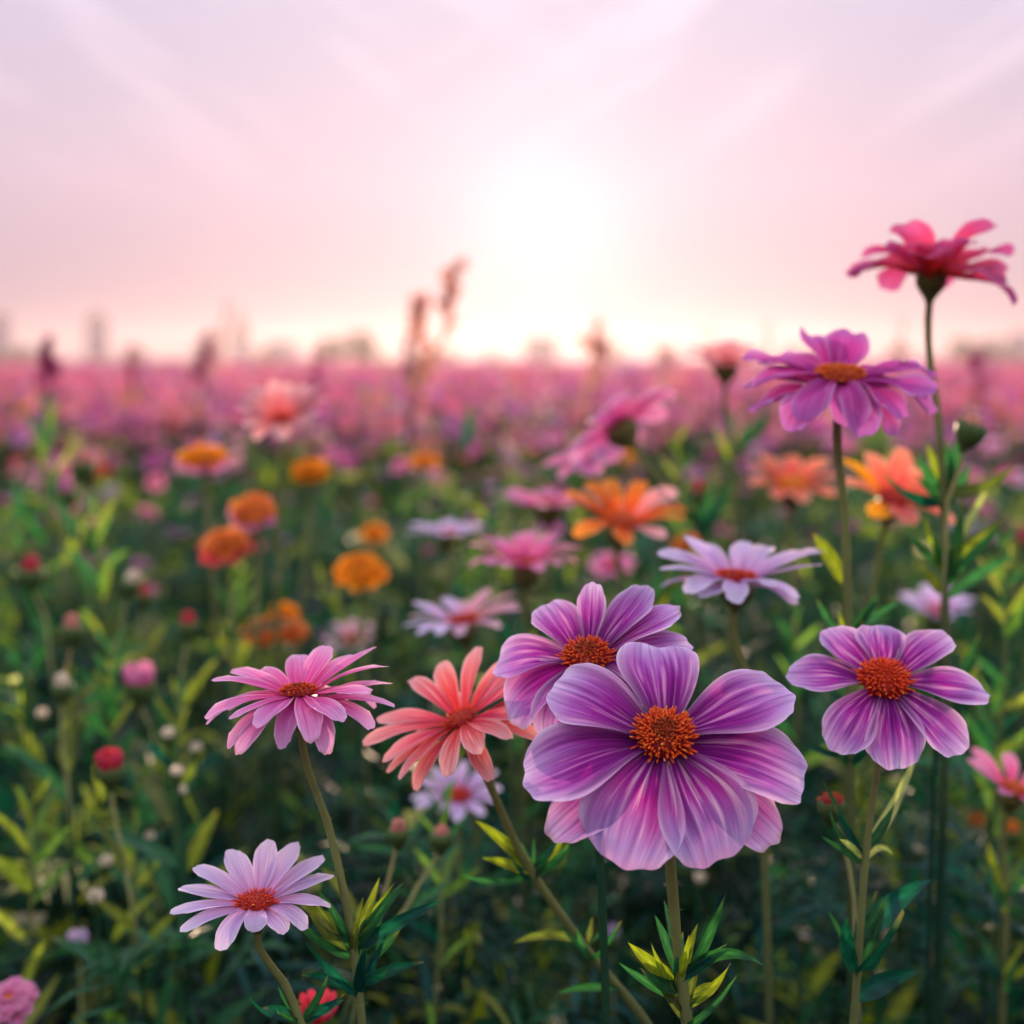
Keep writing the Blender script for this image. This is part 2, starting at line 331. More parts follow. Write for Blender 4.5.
def add_leaf(root, base, tip, width, bend=(0, 0, 0), col='leaf', side=None, fold=.25, wave=.05, name='leaf'):
    l = Vector(root.location); v, q = leaf_geo(Vector(base) - l, Vector(tip) - l, width, bend, side=side, fold=fold, wave=wave, seed=random.randrange(9999), nu=11)
    c = np.array(col_of(col)) * random.uniform(1.1, 1.8); tt = np.abs(np.tile(np.linspace(-1, 1, 5), 11)); ss = np.repeat(np.linspace(0, 1, 11), 5)
    cc = c[None] * (1.35 - .45 * np.clip(tt * 2, 0, 1))[:, None] * (.9 + .2 * np.sin(ss * 23 + tt * 9))[:, None]; dry = np.clip((ss - .86) / .14, 0, 1)[:, None] * random.choice([0, .2, .7])
    return mesh_np(name, v, q, LEAFM, cc * (1 - dry) + np.array([.28, .18, .07]) * dry, None, root)

def ground_path(head, pts, base=None):
    """stem points from the head down, continued to the soil"""
    P = [Vector(p) for p in pts]; last = P[-1]; prev = P[-2] if len(P) > 1 else Vector(head)
    if base is None:
        d = (last - prev); d.z = min(d.z, -.01); k = last.z / -d.z
        off = Vector((d.x, d.y, 0)) * min(k, 2.2) * .45
        base = Vector((last.x + off.x, last.y + off.y, 0))
        m = last.lerp(base, .5); m.x = last.x + off.x * .72; m.y = last.y + off.y * .72
        P += [m, base]
    else: P += [Vector(base)]
    return P

def make_head(root, c, n, petals, mat, disc_r, disc_h, disc_pal='hot', nfl=160, cal_r=None, cal_h=None, mats=None, res=(15, 11), pk=None, roll=0.0, seed=0, gcol=(.12, .13, .04), stem_r=.0016):
    """c: centre of the head, n: its facing.  petals: (azimuth, length, width, elev, curl, sink, kw)"""
    l = Vector(root.location); u, wv, n = frame(n, roll); org = c - l
    for k, p in enumerate(petals):
        phi, L, W, el, cu, sink = p[:6]; kw = dict(pk or {}); kw.update(p[6] if len(p) > 6 else {})
        pm = kw.pop('mat', None); cr = kw.pop('start', disc_r * .72)
        v, q, uv = petal_geo(L, W, el, cu, res[0], res[1], seed=seed * 97 + k, **kw)
        v[:, 0] += cr; v[:, 2] += -sink
        a = R(phi); rv = u * math.cos(a) + wv * math.sin(a); tv = -u * math.sin(a) + wv * math.cos(a)
        mesh_np('petal', place(v, rv, tv, n, org), q, PM[pm] if pm else mat, None, uv, root)
    v, q, cc = disc_geo(disc_r, disc_h, nfl, disc_pal, seed)
    mesh_np('disc', place(v, u, wv, n, org), q, DISCM, cc, None, root)
    if cal_r:
        v, q = calyx_geo(stem_r * 1.2, cal_r, cal_h); cc = np.tile(np.array(col_of(gcol)), (len(v), 1)); cc[-54:] *= 1.25
        mesh_np('calyx', place(v, u, wv, n, org - n * .0012), q, STEMM, cc, None, root)
    return org - n * (cal_h or .004)

def auto(n, L, W, elev=10, curl=-25, seed=0, jl=.1, jw=.12, je=6, front=0, back=0, sink=0.0, off=0.0, only=None, side=0):
    rg = random.Random(seed); out = []
    for k in range(n):
        phi = off + 360 * k / n + rg.uniform(-1, 1) * 90 / n
        sn = math.sin(R(phi))
        e = elev + rg.uniform(-je, je) + (front * -sn if sn < 0 else back * sn) + side * math.cos(R(phi))
        out.append((phi, L * (1 + rg.uniform(-jl, jl)), W * (1 + rg.uniform(-jw, jw)), e, curl * (1 + rg.uniform(-.5, .5)), sink + rg.uniform(0, .0008), dict(twist=rg.uniform(-14, 14))))
    return out

def stem_part(root, pts, r0, r1, col='stem', n=28, m=8, name='stem', parent=None, hairs=0, fade=.22):
    l = Vector(root.location); path = spline([Vector(p) - l for p in pts], n)
    v, q = tube(path, r0, r1, m, .045)
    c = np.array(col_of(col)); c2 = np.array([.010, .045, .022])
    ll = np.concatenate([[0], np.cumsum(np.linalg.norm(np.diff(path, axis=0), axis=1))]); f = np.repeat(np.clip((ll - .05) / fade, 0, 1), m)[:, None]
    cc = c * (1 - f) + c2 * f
    if hairs:
        rg = np.random.default_rng(3); V, Q, C = [v], [q], [cc]; off = len(v)
        for i in range(hairs):
            j = rg.integers(0, int(n * .55) * m); p = v[j]; ctr = path[j // m]; d = (p - ctr); d /= np.linalg.norm(d) + 1e-9
            d = d + rg.normal(0, .25, 3); ln = rg.uniform(.0006, .0014); sv = np.cross(d, rg.normal(size=3)); sv /= np.linalg.norm(sv) + 1e-9
            V.append(np.array([p - sv * .00005, p + sv * .00005, p + d * ln + sv * .00002, p + d * ln - sv * .00002])); Q.append(np.array([[0, 1, 2, 3]]) + off); off += 4
            C.append(np.tile(np.array([.35, .36, .2]), (4, 1)))
        v, q, cc = np.concatenate(V), np.concatenate(Q), np.concatenate(C)
    return mesh_np(name, v, q, STEMM, cc, None, root)

def flower(name, label, px, py, D, tilt, side, petals, mat, disc_r, disc_h, stem_px, pal='hot', nfl=160, cal=(.006, .010), sr=(.0014, .0022), group=None, cat='flower', hairs=0, scol='stem', sc=1.0, **kw):
    D *= sc; disc_r *= sc; disc_h *= sc; cal = (cal[0] * sc, cal[1] * sc); sr = (sr[0] * sc, sr[1] * sc); stem_px = [(p[0], p[1], p[2] * sc) for p in stem_px]
    petals = [(p[0], p[1] * sc, p[2] * sc, p[3], p[4], p[5] * sc) + tuple(p[6:]) for p in petals]
    c = at(px, py, D); n = tilt_normal(tilt, side)
    pts = [at(*p) for p in stem_px]
    neck = c - n * cal[1]
    pts = [p for p in pts if p.z < neck.z - cal[1] * 1.3] or [pts[-1]]
    path = [neck, neck - n * cal[1] * .7] + ground_path(neck, pts)
    root = thing(name, label, cat, path[-1], group)
    make_head(root, c, n, petals, PM[mat], disc_r, disc_h, pal, nfl, cal[0], cal[1], stem_r=sr[0], **kw)
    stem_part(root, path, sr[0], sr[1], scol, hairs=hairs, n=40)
    return root
MM = lambda px, D: px * D / FPX       # pixels at a depth to metres

# ------------------------------------------------------------------ setting: soil
gv = []; GN = 61
gx = np.linspace(-1, 1, GN); gx = np.sign(gx) * np.abs(gx) ** 3 * 640
X, Y = np.meshgrid(gx, gx + 0, indexing='ij')
Z = RNG.normal(0, .006, X.shape) * (np.hypot(X, Y) < 40)
gm = newmat('soil')
tcn = N('ShaderNodeTexCoord'); nzz = N('ShaderNodeTexNoise'); nt.links.new(tcn.outputs['Object'], nzz.inputs['Vector']); nzz.inputs['Scale'].default_value = 14; nzz.inputs['Detail'].default_value = 8
cc = ramp(nzz.outputs[0], [(.3, (.018, .016, .010)), (.55, (.04, .035, .02)), (.75, (.035, .055, .02))])
leafy_output(cc, (.01, .01, .01), .0, .9, .1, nzz.outputs[0], .6, .02)
g = mesh_np('ground', np.stack([X, Y, Z], -1).reshape(-1, 3), grid_quads(GN, GN), gm); tag(g, 'dark soil and low growth under the flower field', 'ground', None, 'structure')

# ------------------------------------------------------------------ foreground flowers
F = {}
D = .45
# big violet bloom
pet = [(87, .0335, .0270, 20, -40, .0004, dict(rnd=.22, base=.34)), (25, .0400, .0245, 14, -22, .0006, dict(rnd=.30)), (-13, .0415, .0285, 0, -24, .0016, dict(rnd=.26)),
       (-64, .0375, .0330, -2, -36, .0000, dict(rnd=.30, base=.24, mat='violetpale')), (-116, .0380, .0335, -3, -36, .0003, dict(rnd=.30, base=.24, mat='violetpale')), (-167, .0410, .0280, 4, -26, .0005, dict(rnd=.24)),
       (153, .0352, .0255, 16, -30, .0001, dict(rnd=.32)), (-143, .0410, .0200, -8, -12, .0045, dict(rnd=.34)), (-40, .0405, .0210, -12, -16, .0045, dict(rnd=.30))]
F[1] = flower('cosmos_flower', 'largest violet bloom with eight broad petals and orange centre in front', 664, 738, D, 39, 0, pet, 'violet', .0082, .0050,
              [(668, 838, .462), (676, 930, .468), (688, 1030, .472)], nfl=330, sc=1.01, cal=(.0065, .009), sr=(.0017, .0025), hairs=260, res=(26, 23), scol='stem', seed=4, pk=dict(ridge=.02))
# violet bloom behind it
D = .52
pet = [(172, .031, .024, 10, -42, 0), (205, .032, .027, 0, -62, .0008), (120, .026, .019, 26, -20, .0005), (80, .026, .011, 40, -8, 0), (45, .033, .016, 26, -12, .0004), (28, .035, .015, 20, -16, .001),
       (8, .034, .016, 12, -30, .0015), (-25, .030, .02, 2, -40, 0), (-70, .028, .022, -6, -50, 0), (-115, .030, .024, -6, -50, 0)]
F[2] = flower('cosmos_flower', 'violet bloom partly hidden behind the upper left of the largest bloom', 587, 659, D, 26, -6, pet, 'violet', .0082, .0052,
              [(592, 740, .535), (600, 860, .54), (606, 1000, .54)], nfl=200, scol='leaf', sc=.955, cal=(.006, .009), res=(22, 17), seed=9, pk=dict(ridge=.022))
# violet bloom on the right
D = .55
pet = [(172, .031, .021, 8, -14, 0, dict(rnd=.28)), (128, .026, .019, 20, -20, .0004), (83, .023, .020, 24, -24, 0), (38, .030, .018, 18, -10, .0003, dict(rnd=.34)), (-4, .034, .020, 4, -18, 0, dict(rnd=.26)),
       (-50, .033, .021, -8, -20, .0006), (-88, .031, .023, -12, -24, 0), (-133, .031, .021, -8, -22, .0004)]
F[3] = flower('cosmos_flower', 'flat open violet bloom with red-orange centre right of the largest bloom', 884, 682, D, 30, 0, pet, 'violet', .0088, .0055,
              [(878, 752, .56), (866, 850, .56), (858, 960, .56), (852, 1040, .56)], pal='red', nfl=260, hairs=100, sc=.93, cal=(.006, .009), res=(20, 15), seed=13, pk=dict(ridge=.02))
# hot pink, left
D = .53
pet = auto(14, .030, .0092, 30, -28, 5, front=-30, jl=.08, sink=.0002) + auto(14, .032, .0090, 10, -44, 6, front=-14, sink=.0022, off=14)
F[4] = flower('daisy_flower', 'hot pink bloom of many narrow drooping petals at left of the coral bloom', 299, 693, D, -1, -3, pet, 'pink', .0062, .0030,
              [(308, 742, .535), (330, 830, .54), (352, 935, .54), (364, 1040, .54)], nfl=120, hairs=140, sc=.92, cal=(.0075, .011), res=(16, 9), seed=21, pk=dict(base=.30, peak=.6))
# coral
D = .51
pet = auto(14, .0305, .0082, 17, -22, 8, jl=.09, front=-6, back=16) + auto(8, .0305, .0080, 0, -30, 12, sink=.002, off=11)
F[5] = flower('daisy_flower', 'coral bloom of narrow petals leaning left beside the largest violet bloom', 461, 719, D, 12, -22, pet, 'coral', .0058, .0022,
              [(478, 765, .52), (524, 858, .525), (580, 940, .53), (652, 1030, .535)], pal='red', nfl=60, hairs=140, sc=1.05, cal=(.006, .010), res=(16, 9), seed=25, scol='stem', sr=(.0015, .0019))
# lilac daisy, lower left
D = .50
pet = [(168, .025, .0082, 10, -12, 0), (146, .0265, .0088, 16, -10, 0), (118, .0255, .0092, 24, -10, 0), (88, .0255, .0088, 30, -8, 0), (68, .0255, .009, 28, -6, 0), (46, .027, .0088, 20, -10, .0003), (28, .025, .008, 14, -14, 0), (8, .022, .0085, 6, -30, .0006),
       (-20, .017, .009, -4, -50, 0), (-80, .010, .008, -4, -60, 0), (-118, .019, .0085, -12, -30, 0), (-150, .023, .0085, 0, -20, .0004), (-168, .025, .008, 4, -14, 0), (-45, .013, .008, -6, -40, .001)]
F[6] = flower('daisy_flower', 'pale lilac daisy with red centre lowest at the left', 256, 902, D, 5, 0, pet, 'lilac', .0066, .0022,
              [(270, 945, .508), (286, 985, .51), (306, 1035, .512)], pal='red', nfl=70, hairs=100, sc=.96, cal=(.006, .009), res=(16, 9), seed=31, pk=dict(base=.42, peak=.6, ridge=.03))
# lilac daisy right of the middle
D = .62
pet = auto(14, .034, .0105, 32, -26, 14, jl=.08, front=-22, side=4) + auto(5, .028, .010, 8, -30, 15, sink=.0015, off=20)
F[7] = flower('daisy_flower', 'pale lilac daisy with red centre above the upper right of the largest bloom', 737, 579, D, 2, 3, pet, 'lilac', .0078, .0035,
              [(746, 625, .62), (756, 700, .625), (762, 800, .63), (768, 960, .63)], pal='red', nfl=90, cal=(.0078, .012), seed=33, res=(14, 9), pk=dict(base=.36))
# magenta, right
D = .60
pet = auto(11, .034, .0180, 20, -40, 17, jl=.08, front=-26, back=18, je=9) + auto(10, .035, .0175, 6, -46, 18, sink=.002, off=18, front=-10, back=16, je=9)
for p in pet: p[6].update(ruff=.05, twist=p[6]['twist'] * 1.6)
F[8] = flower('cosmos_flower', 'magenta bloom with ruffled petals and orange centre below the topmost bloom', 839, 379, D, 6, 0, pet, 'magenta', .0095, .0055,
              [(841, 425, .60), (845, 520, .605), (848, 640, .61), (850, 800, .61), (852, 960, .61)], nfl=140, pal='orange', cal=(.007, .012), seed=37, res=(16, 11), sr=(.0019, .0026))
# topmost crimson pink
D = .68
pet = auto(8, .033, .0205, 33, -60, 19, jl=.08, je=9) + auto(9, .036, .0205, 12, -58, 20, sink=.002, off=20, je=10)
pet = [(p[0], p[1], p[2], p[3] + (26 if math.sin(R(p[0])) < -.45 else 0), p[4], p[5], p[6]) for p in pet]
for p in pet: p[6].update(twist=(-1 if math.cos(R(p[0])) > 0 else 1) * 16 * abs(math.cos(R(p[0]))), ruff=.045)
F[9] = flower('cosmos_flower', 'crimson pink bloom on the tallest stem standing against the sky', 932, 269, D, 11, 0, pet, 'crimson', .0100, .0085,
              [(934, 310, .68), (940, 440, .685), (945, 590, .69), (944, 760, .69), (938, 960, .69)], nfl=80, pal='orange', cal=(.0072, .013), seed=41, res=(14, 11), sr=(.0017, .0026))
# ---- a little farther, out of focus
SPEC = [  # label, px, py, D, tilt, side, petals(n,L px,W px,elev,curl,front), mat, disc px, stem, pal
 ('daisy_flower', 'rose pink daisy seen side on, left of the orange and pink bloom', 525, 566, .86, 0, 0, (14, 57, 17, 36, -46, -22), 'rose', 14, [(527, 605), (526, 660), (524, 760)], 'red'),
 ('daisy_flower', 'white and lilac daisy with orange centre above the coral bloom', 463, 622, .84, 2, -8, (13, 56, 15, 14, -22, -10), 'blush', 15, [(470, 650), (474, 720), (476, 820)], 'red'),
 ('daisy_flower', 'soft pink flat daisy directly above the rose pink side-on daisy', 549, 506, 1.08, -2, 0, (12, 48, 17, 12, -18, -8), 'rose', 13, [(549, 545), (551, 640)], 'red'),
 ('daisy_flower', 'faint lilac flat daisy left of the soft pink flat daisy', 447, 534, 1.16, -2, 0, (12, 38, 14, 14, -22, -6), 'lilac', 10, [(447, 565), (447, 640)], 'red'),
 ('cosmos_flower', 'orange bloom with one pink side on a leaning stem in the middle', 622, 522, .84, 15, 6, (11, 62, 21, 30, -30, -22), 'orange', 16, [(634, 556), (648, 600), (662, 680)], 'orange'),
 ('cosmos_flower', 'salmon and orange bloom with yellow centre left of the tall magenta stem', 792, 486, 1.08, 14, 0, (9, 43, 22, 26, -30, -20), 'apricot', 15, [(793, 520), (795, 600)], 'gold'),
 ('cosmos_flower', 'salmon bloom with an orange petal between the two tall right stems', 893, 499, .80, 22, 8, (9, 57, 27, 26, -30, -24), 'apricot', 15, [(886, 538), (873, 590), (856, 650), (846, 760)], 'red'),
 ('daisy_flower', 'small crimson pink bloom against the skyline left of the magenta bloom', 726, 364, 1.05, 8, 0, (11, 40, 19, 30, -26, -14), 'salmonpink', 12, [(729, 395), (734, 470), (736, 560)], 'red'),
 ('daisy_flower', 'pale salmon daisy with red centre behind the orange globes', 282, 419, .98, 22, 0, (13, 47, 18, 32, -26, -26), 'salmonpink', 9, [(281, 450), (279, 540), (277, 640)], 'red'),
 ('daisy_flower', 'faint lilac bloom low beside the dark tallest stem', 935, 612, 1.15, 10, 0, (8, 34, 18, 26, -20, -14), 'lilac', 10, [(936, 640), (938, 720)], 'red'),
 ('daisy_flower', 'blurred lilac daisy peeking out below the coral bloom', 458, 796, .82, 14, 0, (13, 42, 13, 14, -20, -14), 'lilac', 12, [(462, 830), (456, 900), (440, 1000)], 'red'),
 ('daisy_flower', 'pink bloom cut by the right edge of the frame', 1014, 790, .72, 10, 10, (9, 50, 18, 22, -14, -10), 'rose', 13, [(1012, 830), (1006, 900), (1002, 1010)], 'orange'),
 ('daisy_flower', 'tiny pale pink bloom behind the hot pink bloom', 350, 640, 1.30, 20, 0, (8, 24, 13, 14, -20, -14), 'blush', 8, [(350, 665), (350, 740)], 'red'),
 ('daisy_flower', 'tiny lilac bloom between the rose daisy and the orange bloom', 612, 566, 1.35, 16, 0, (9, 22, 12, 14, -20, -14), 'rose', 7, [(612, 590), (612, 650)], 'red'),
]
for i, (nm, lab, px, py, D, ti, si, (n_, L_, W_, el, cu, fr), mt, dr, st, pal) in enumerate(SPEC):
    pet = auto(n_, MM(L_, D) * .92, MM(W_, D), el + 9, cu, 50 + i, front=fr, back=-fr * .4)
    if 'one pink side' in lab:
        for k, p in enumerate(pet):
            if -75 < ((p[0] + 180) % 360 - 180) < 70: p[6]['mat'] = 'salmonpink' if k % 2 else 'orange'
    if 'an orange petal' in lab:
        for k, p in enumerate(pet):
            if k in (4, 6): p[6]['mat'] = 'marigold'
    if 'white and lilac' in lab:
        for k, p in enumerate(pet):
            if 100 < p[0] % 360 < 260: p[6]['mat'] = 'lilac'
    F[100 + i] = flower(nm, lab, px, py, D, ti, si, pet, mt, MM(dr, D), MM(dr, D) * .5, [(a, b, D + .004 * (b - py) / 30) for a, b in st], pal, 60,
                        (MM(dr, D) * 1.0, MM(dr, D) * 1.5), (.0017, .0020), res=(11, 7), seed=60 + i, scol='stem')
# pink bloom nodding away to the upper left, seen from behind
D = .94
pet = auto(12, MM(56, D), MM(25, D), 10, -34, 80, front=0)
for p in pet:
    if -80 < ((p[0] + 180) % 360 - 180) < 90: p[6]['mat'] = 'rose'
F[130] = flower('cosmos_flower', 'large pink bloom nodding to the upper left on a slanting stem, back turned', 618, 426, D, -22, -34, pet, 'pink', MM(15, D), MM(8, D),
                [(652, 462, .94), (690, 516, .945), (716, 556, .95), (732, 640, .95)], 'red', 60, (MM(17, D), MM(24, D)), (.0021, .0026), res=(12, 9), seed=81)
pet = auto(8, MM(36, 1.0), MM(24, 1.0), 16, -40, 82)
F[131] = flower('cosmos_flower', 'drooping light pink bloom under the nodding pink bloom', 584, 458, 1.0, 20, -20, pet, 'rose', MM(9, 1), MM(5, 1), [(600, 490, 1.0), (616, 560, 1.0)], 'red', 40, (MM(9, 1), MM(12, 1)), res=(11, 7), seed=83)

# ---- marigolds and other orange heads
def marigold(label, px, py, D, rpx, tilt, stem_px, mat='marigold', pal='gold', under=None, seed=0, flat=.62):
    r = MM(rpx, D); pet = []
    for ring, (n_, L_, el, cu, sk) in enumerate([(13, 1.0, 4, -30, 0), (12, .86, 24, -34, -.0006), (10, .66, 46, -40, -.001), (7, .44, 66, -36, -.0014)]):
        for p in auto(n_, r * L_, r * .62, el * flat * 1.5, cu, seed * 7 + ring, je=8):
            pet.append((p[0], p[1], p[2], p[3], p[4], sk, dict(ruff=.06, rnd=.2, start=r * .06, cup=.22, mat=(under if under and ring == 0 and math.sin(R(p[0])) < .4 else None))))
    return flower('marigold_flower', label, px, py + rpx * .35, D, tilt, 0, pet, mat, r * .3, r * .3, [(a, b, D + .004) for a, b in stem_px], pal, 40, (r * .42, r * .62), (.0017, .0020), res=(8, 7), seed=seed, scol='stem')
marigold('orange globe with a pink underside left of the pale salmon daisy', 203, 450, 1.12, 28, 16, [(208, 490), (212, 560), (216, 640)], under='rose', seed=1)
marigold('orange globe right below the pale salmon daisy', 310, 464, 1.22, 20, 22, [(309, 495), (305, 560), (300, 640)], seed=2)
marigold('round orange marigold alone on a thin stem above the hot pink bloom', 361, 562, 1.08, 25, 34, [(363, 600), (365, 680)], seed=3)
marigold('small orange head just above the round orange marigold', 374, 528, 1.40, 14, 26, [(375, 548), (376, 600)], seed=4)
marigold('small orange head high in the middle of the field', 424, 457, 1.55, 15, 20, [(424, 480), (423, 560)], seed=5)
marigold('small orange head behind the leaning orange bloom', 690, 540, 1.25, 18, 24, [(692, 565), (694, 640)], 'orange', seed=6)
marigold('upper pink and orange ruffled head of the clustered pair at left', 254, 502, 1.04, 26, 30, [(254, 540), (256, 620)], 'orange', under='rose', seed=7)
marigold('lower dark orange ruffled head of the clustered pair at left', 226, 536, 1.06, 28, 24, [(228, 566), (232, 640)], 'orange', under='red', seed=8)
marigold('left lobe of the low orange trio above the hot pink bloom', 261, 625, 1.12, 20, 24, [(265, 650), (270, 720)], 'orange', seed=9)
marigold('right lobe of the low orange trio above the hot pink bloom', 291, 625, 1.10, 18, 24, [(288, 650), (280, 720)], 'orange', seed=10)
marigold('top lobe of the low orange trio above the hot pink bloom', 284, 609, 1.14, 15, 30, [(283, 640), (278, 720)], 'marigold', seed=11)

# ------------------------------------------------------------------ buds
def bud(label, px, py, D, rpx, stem_px, mat, name='flower_bud', n=9, lean=0, tall=1.25, leaves=0, scol='stemlight', open_=0.0, group=None, center=None):
    r = MM(rpx, D); c = at(px, py, D); nrm = Vector((lean, -.12, 1)).normalized()
    neck = c - nrm * r * .95; pts = [at(a, b, D + .004) for a, b in stem_px]
    path = [neck, neck - nrm * r * .9] + ground_path(neck, pts)
    root = thing(name, label, 'bud', path[-1], group); l = Vector(root.location); u, wv, nn = frame(nrm)
    for k in range(n):
        a = 2 * math.pi * k / n + .2 * (k % 2); rv = u * math.cos(a) + wv * math.sin(a); tv = -u * math.sin(a) + wv * math.cos(a)
        v, q, uv = petal_geo(r * 1.75 * tall, r * .95, 70 - 40 * open_, 62 - 80 * open_, 8, 5, cup=.3, base=.6, peak=.5, rnd=.3, seed=k)
        v[:, 0] += r * .34
        mesh_np('petal', place(v, rv, tv, nn, c - l - nn * r * .8), q, PM[mat], None, uv, root)
    if center:
        v, q, cc = disc_geo(r * .8, r * .5, 60, center, 5); mesh_np('disc', place(v, u, wv, nn, c - l + nn * r * .1), q, DISCM, cc, None, root)
    v, q = calyx_geo(.0016, r * 1.0, r * 1.7, 8, .10); cc = np.tile(np.array([.075, .13, .04]), (len(v), 1))
    mesh_np('calyx', place(v, u, wv, nn, c - l + nn * r * .15), q, STEMM, cc, None, root)
    stem_part(root, path, .0009, .0013, scol, fade=.05)
    for k in range(leaves):
        i = 1 + k / max(leaves, 1) * 2.2; P = spline(path, 40)[min(int(6 + k * 26 / leaves), 39)]
        a = random.uniform(0, 6.28); ln = random.uniform(.03, .06); d = Vector((math.cos(a), .4 * math.sin(a), random.uniform(.4, 1.2))).normalized()
        add_leaf(root, P, Vector(P) + d * ln, ln * .22, (0, 0, ln * .12), random.choice(['leaf', 'lime', 'leaf', 'olive']))
    return root
bud('round red bud at the far left above the leafy stems', 31, 571, 1.0, 13, [(38, 600), (50, 660)], 'red', leaves=4)
bud('round red bud below the low orange trio', 188, 624, .95, 11, [(186, 650), (183, 720)], 'red', leaves=3)
bud('half open red bud with cream outer petals low at left', 110, 768, .72, 14, [(114, 810), (126, 870), (140, 960)], 'red', open_=.25, n=11, leaves=6)
bud('salmon bud with a pale stem left of the dark gap', 72, 628, .86, 12, [(68, 660), (62, 700), (70, 790)], 'salmon', leaves=4, scol='tan')
bud('salmon bud on a pale stem in the upper left field', 83, 464, 1.15, 12, [(82, 500), (80, 580)], 'salmon', leaves=3)
bud('cream bud curling beside the small crimson bud', 131, 582, .98, 11, [(124, 606), (112, 660)], 'cream', lean=.5, leaves=2)
bud('small crimson bud beside the curling cream bud', 143, 595, 1.10, 9, [(142, 620), (140, 680)], 'red', leaves=1)
bud('pale pink bud among the leaves left of the hot pink bloom', 139, 683, .90, 15, [(146, 716), (154, 780)], 'rose', leaves=5, open_=.3)
bud('cream bud lowest of the left leafy stems', 62, 686, .84, 11, [(62, 714), (68, 790)], 'cream', leaves=3)
bud('small rose bud above the red bud at far left', 93, 530, 1.2, 10, [(92, 560), (90, 640)], 'rose', leaves=2)
bud('coral rose bud at the far left edge of the field', 66, 492, 1.25, 12, [(66, 520), (64, 600)], 'rose', leaves=2)
bud('orange tipped bud left of the pair under the coral bloom', 398, 831, .62, 11, [(394, 860), (384, 900), (366, 960)], 'salmon', leaves=1)
bud('pinkish bud right of the pair under the coral bloom', 441, 835, .66, 12, [(430, 868), (404, 912), (366, 968)], 'salmon', leaves=1, tall=1.0)
bud('spent brown seed head with green sepals under the right violet bloom', 832, 803, .56, 14, [(840, 836), (850, 872), (856, 960)], 'orange', name='seed_head', n=8, tall=.5, center='hot', leaves=0, open_=.6)
bud('green bud with pinkish tip beside the tallest stem', 972, 427, .67, 15, [(962, 458), (950, 490), (945, 560)], 'salmon', lean=.35, tall=1.0, n=8, leaves=0)
bud('red bloom only just rising into the bottom edge', 318, 1014, .56, 15, [(320, 1040)], 'red', open_=.5, n=10)
marigold('ruffled pink rosette cut by the bottom left corner', 10, 992, .66, 26, 26, [(14, 1040)], 'rose', seed=12)
bud('small violet bud low among dark leaves left of the lilac daisy', 78, 944, .80, 10, [(80, 970), (82, 1040)], 'lilac', open_=.3, leaves=3)
bud('small orange bud low at right near the edge bloom', 976, 825, .98, 11, [(977, 850), (980, 920)], 'orange', leaves=2)
bud('orange bud beside the stem of the edge bloom', 1012, 832, .9, 10, [(1008, 862), (1002, 940)], 'orange', leaves=2)
bud('small violet bud below the right side of the coral stem', 612, 936, .95, 10, [(612, 960), (612, 1020)], 'lilac', leaves=2)
bud('rose red bud right of the slanting pink stem', 697, 492, 1.2, 10, [(699, 520), (700, 600)], 'red', leaves=2)

for i, (px, py, D, r) in enumerate([(168, 736, .78, 8), (177, 774, .74, 8), (182, 792, .80, 6), (106, 864, .78, 8), (96, 900, .72, 10), (196, 750, .86, 7), (150, 838, .84, 6), (42, 716, .92, 7)]):  # added buds standing in for bright out-of-focus light dots, here and at lower right
    bud('tiny cream bud added for a bright light dot among the dark leaves at lower left', px, py, D, r * .8, [(px + 2, py + 30), (px + 5, py + 90)], 'cream', n=6, leaves=4, open_=.3, group='tiny cream buds added for light dots at lower left', scol='leaf')
for i, (px, py, D, r) in enumerate([(700, 880, .86, 7), (808, 878, .90, 6), (920, 850, .92, 7), (806, 938, .84, 8), (882, 980, .8, 7), (520, 905, .92, 6), (888, 938, .88, 6)]):
    bud('tiny pale yellow bud added for a bright light dot among the dark leaves at lower right', px, py, D, r * .8, [(px - 2, py + 30), (px - 4, py + 90)], 'cream', n=6, leaves=4, open_=.3, group='tiny pale yellow buds added for light dots at lower right', scol='leaf')

# ------------------------------------------------------------------ leaves on the foreground stems
def leaves_px(root, D, items):
    for (bx, by, tx, ty, wpx, bend, colr, dd) in items:
        b = at(bx, by, D + .002); t = at(tx, ty, D + dd); ln = (t - b).length
        add_leaf(root, b, t, MM(wpx, D), UP * bend * ln + RT * 0, colr, side=(.1, -1, .25), fold=.35, wave=.10)
leaves_px(F[1], .475, [(682, 985, 726, 893, 12, -.10, 'leaf', -.012), (684, 975, 764, 966, 13, .34, 'leaf', -.02), (684, 990, 628, 942, 17, -.05, 'lime', -.006), (682, 988, 640, 968, 14, -.16, 'leaf', -.01), (682, 980, 655, 915, 12, .0, 'leaf', .012), (680, 975, 696, 930, 9, .0, 'lime', .01), (685, 1000, 618, 962, 10, -.1, 'leaf', .008), (686, 1000, 720, 985, 9, .2, 'lime', .012), (680, 970, 664, 900, 9, .05, 'leaf', .02)])
leaves_px(F[5], .553, [(536, 874, 474, 820, 13, .10, 'lime', -.006), (534, 874, 460, 874, 8, -.20, 'leaf', -.01), (536, 876, 482, 858, 11, .1, 'lime', .004), (532, 870, 506, 826, 10, .0, 'leaf', .01), (540, 874, 566, 826, 9, -.1, 'lime', .01), (584, 942, 512, 944, 10, .2, 'olive', .02), (620, 990, 556, 994, 9, .15, 'leaf', .01)])
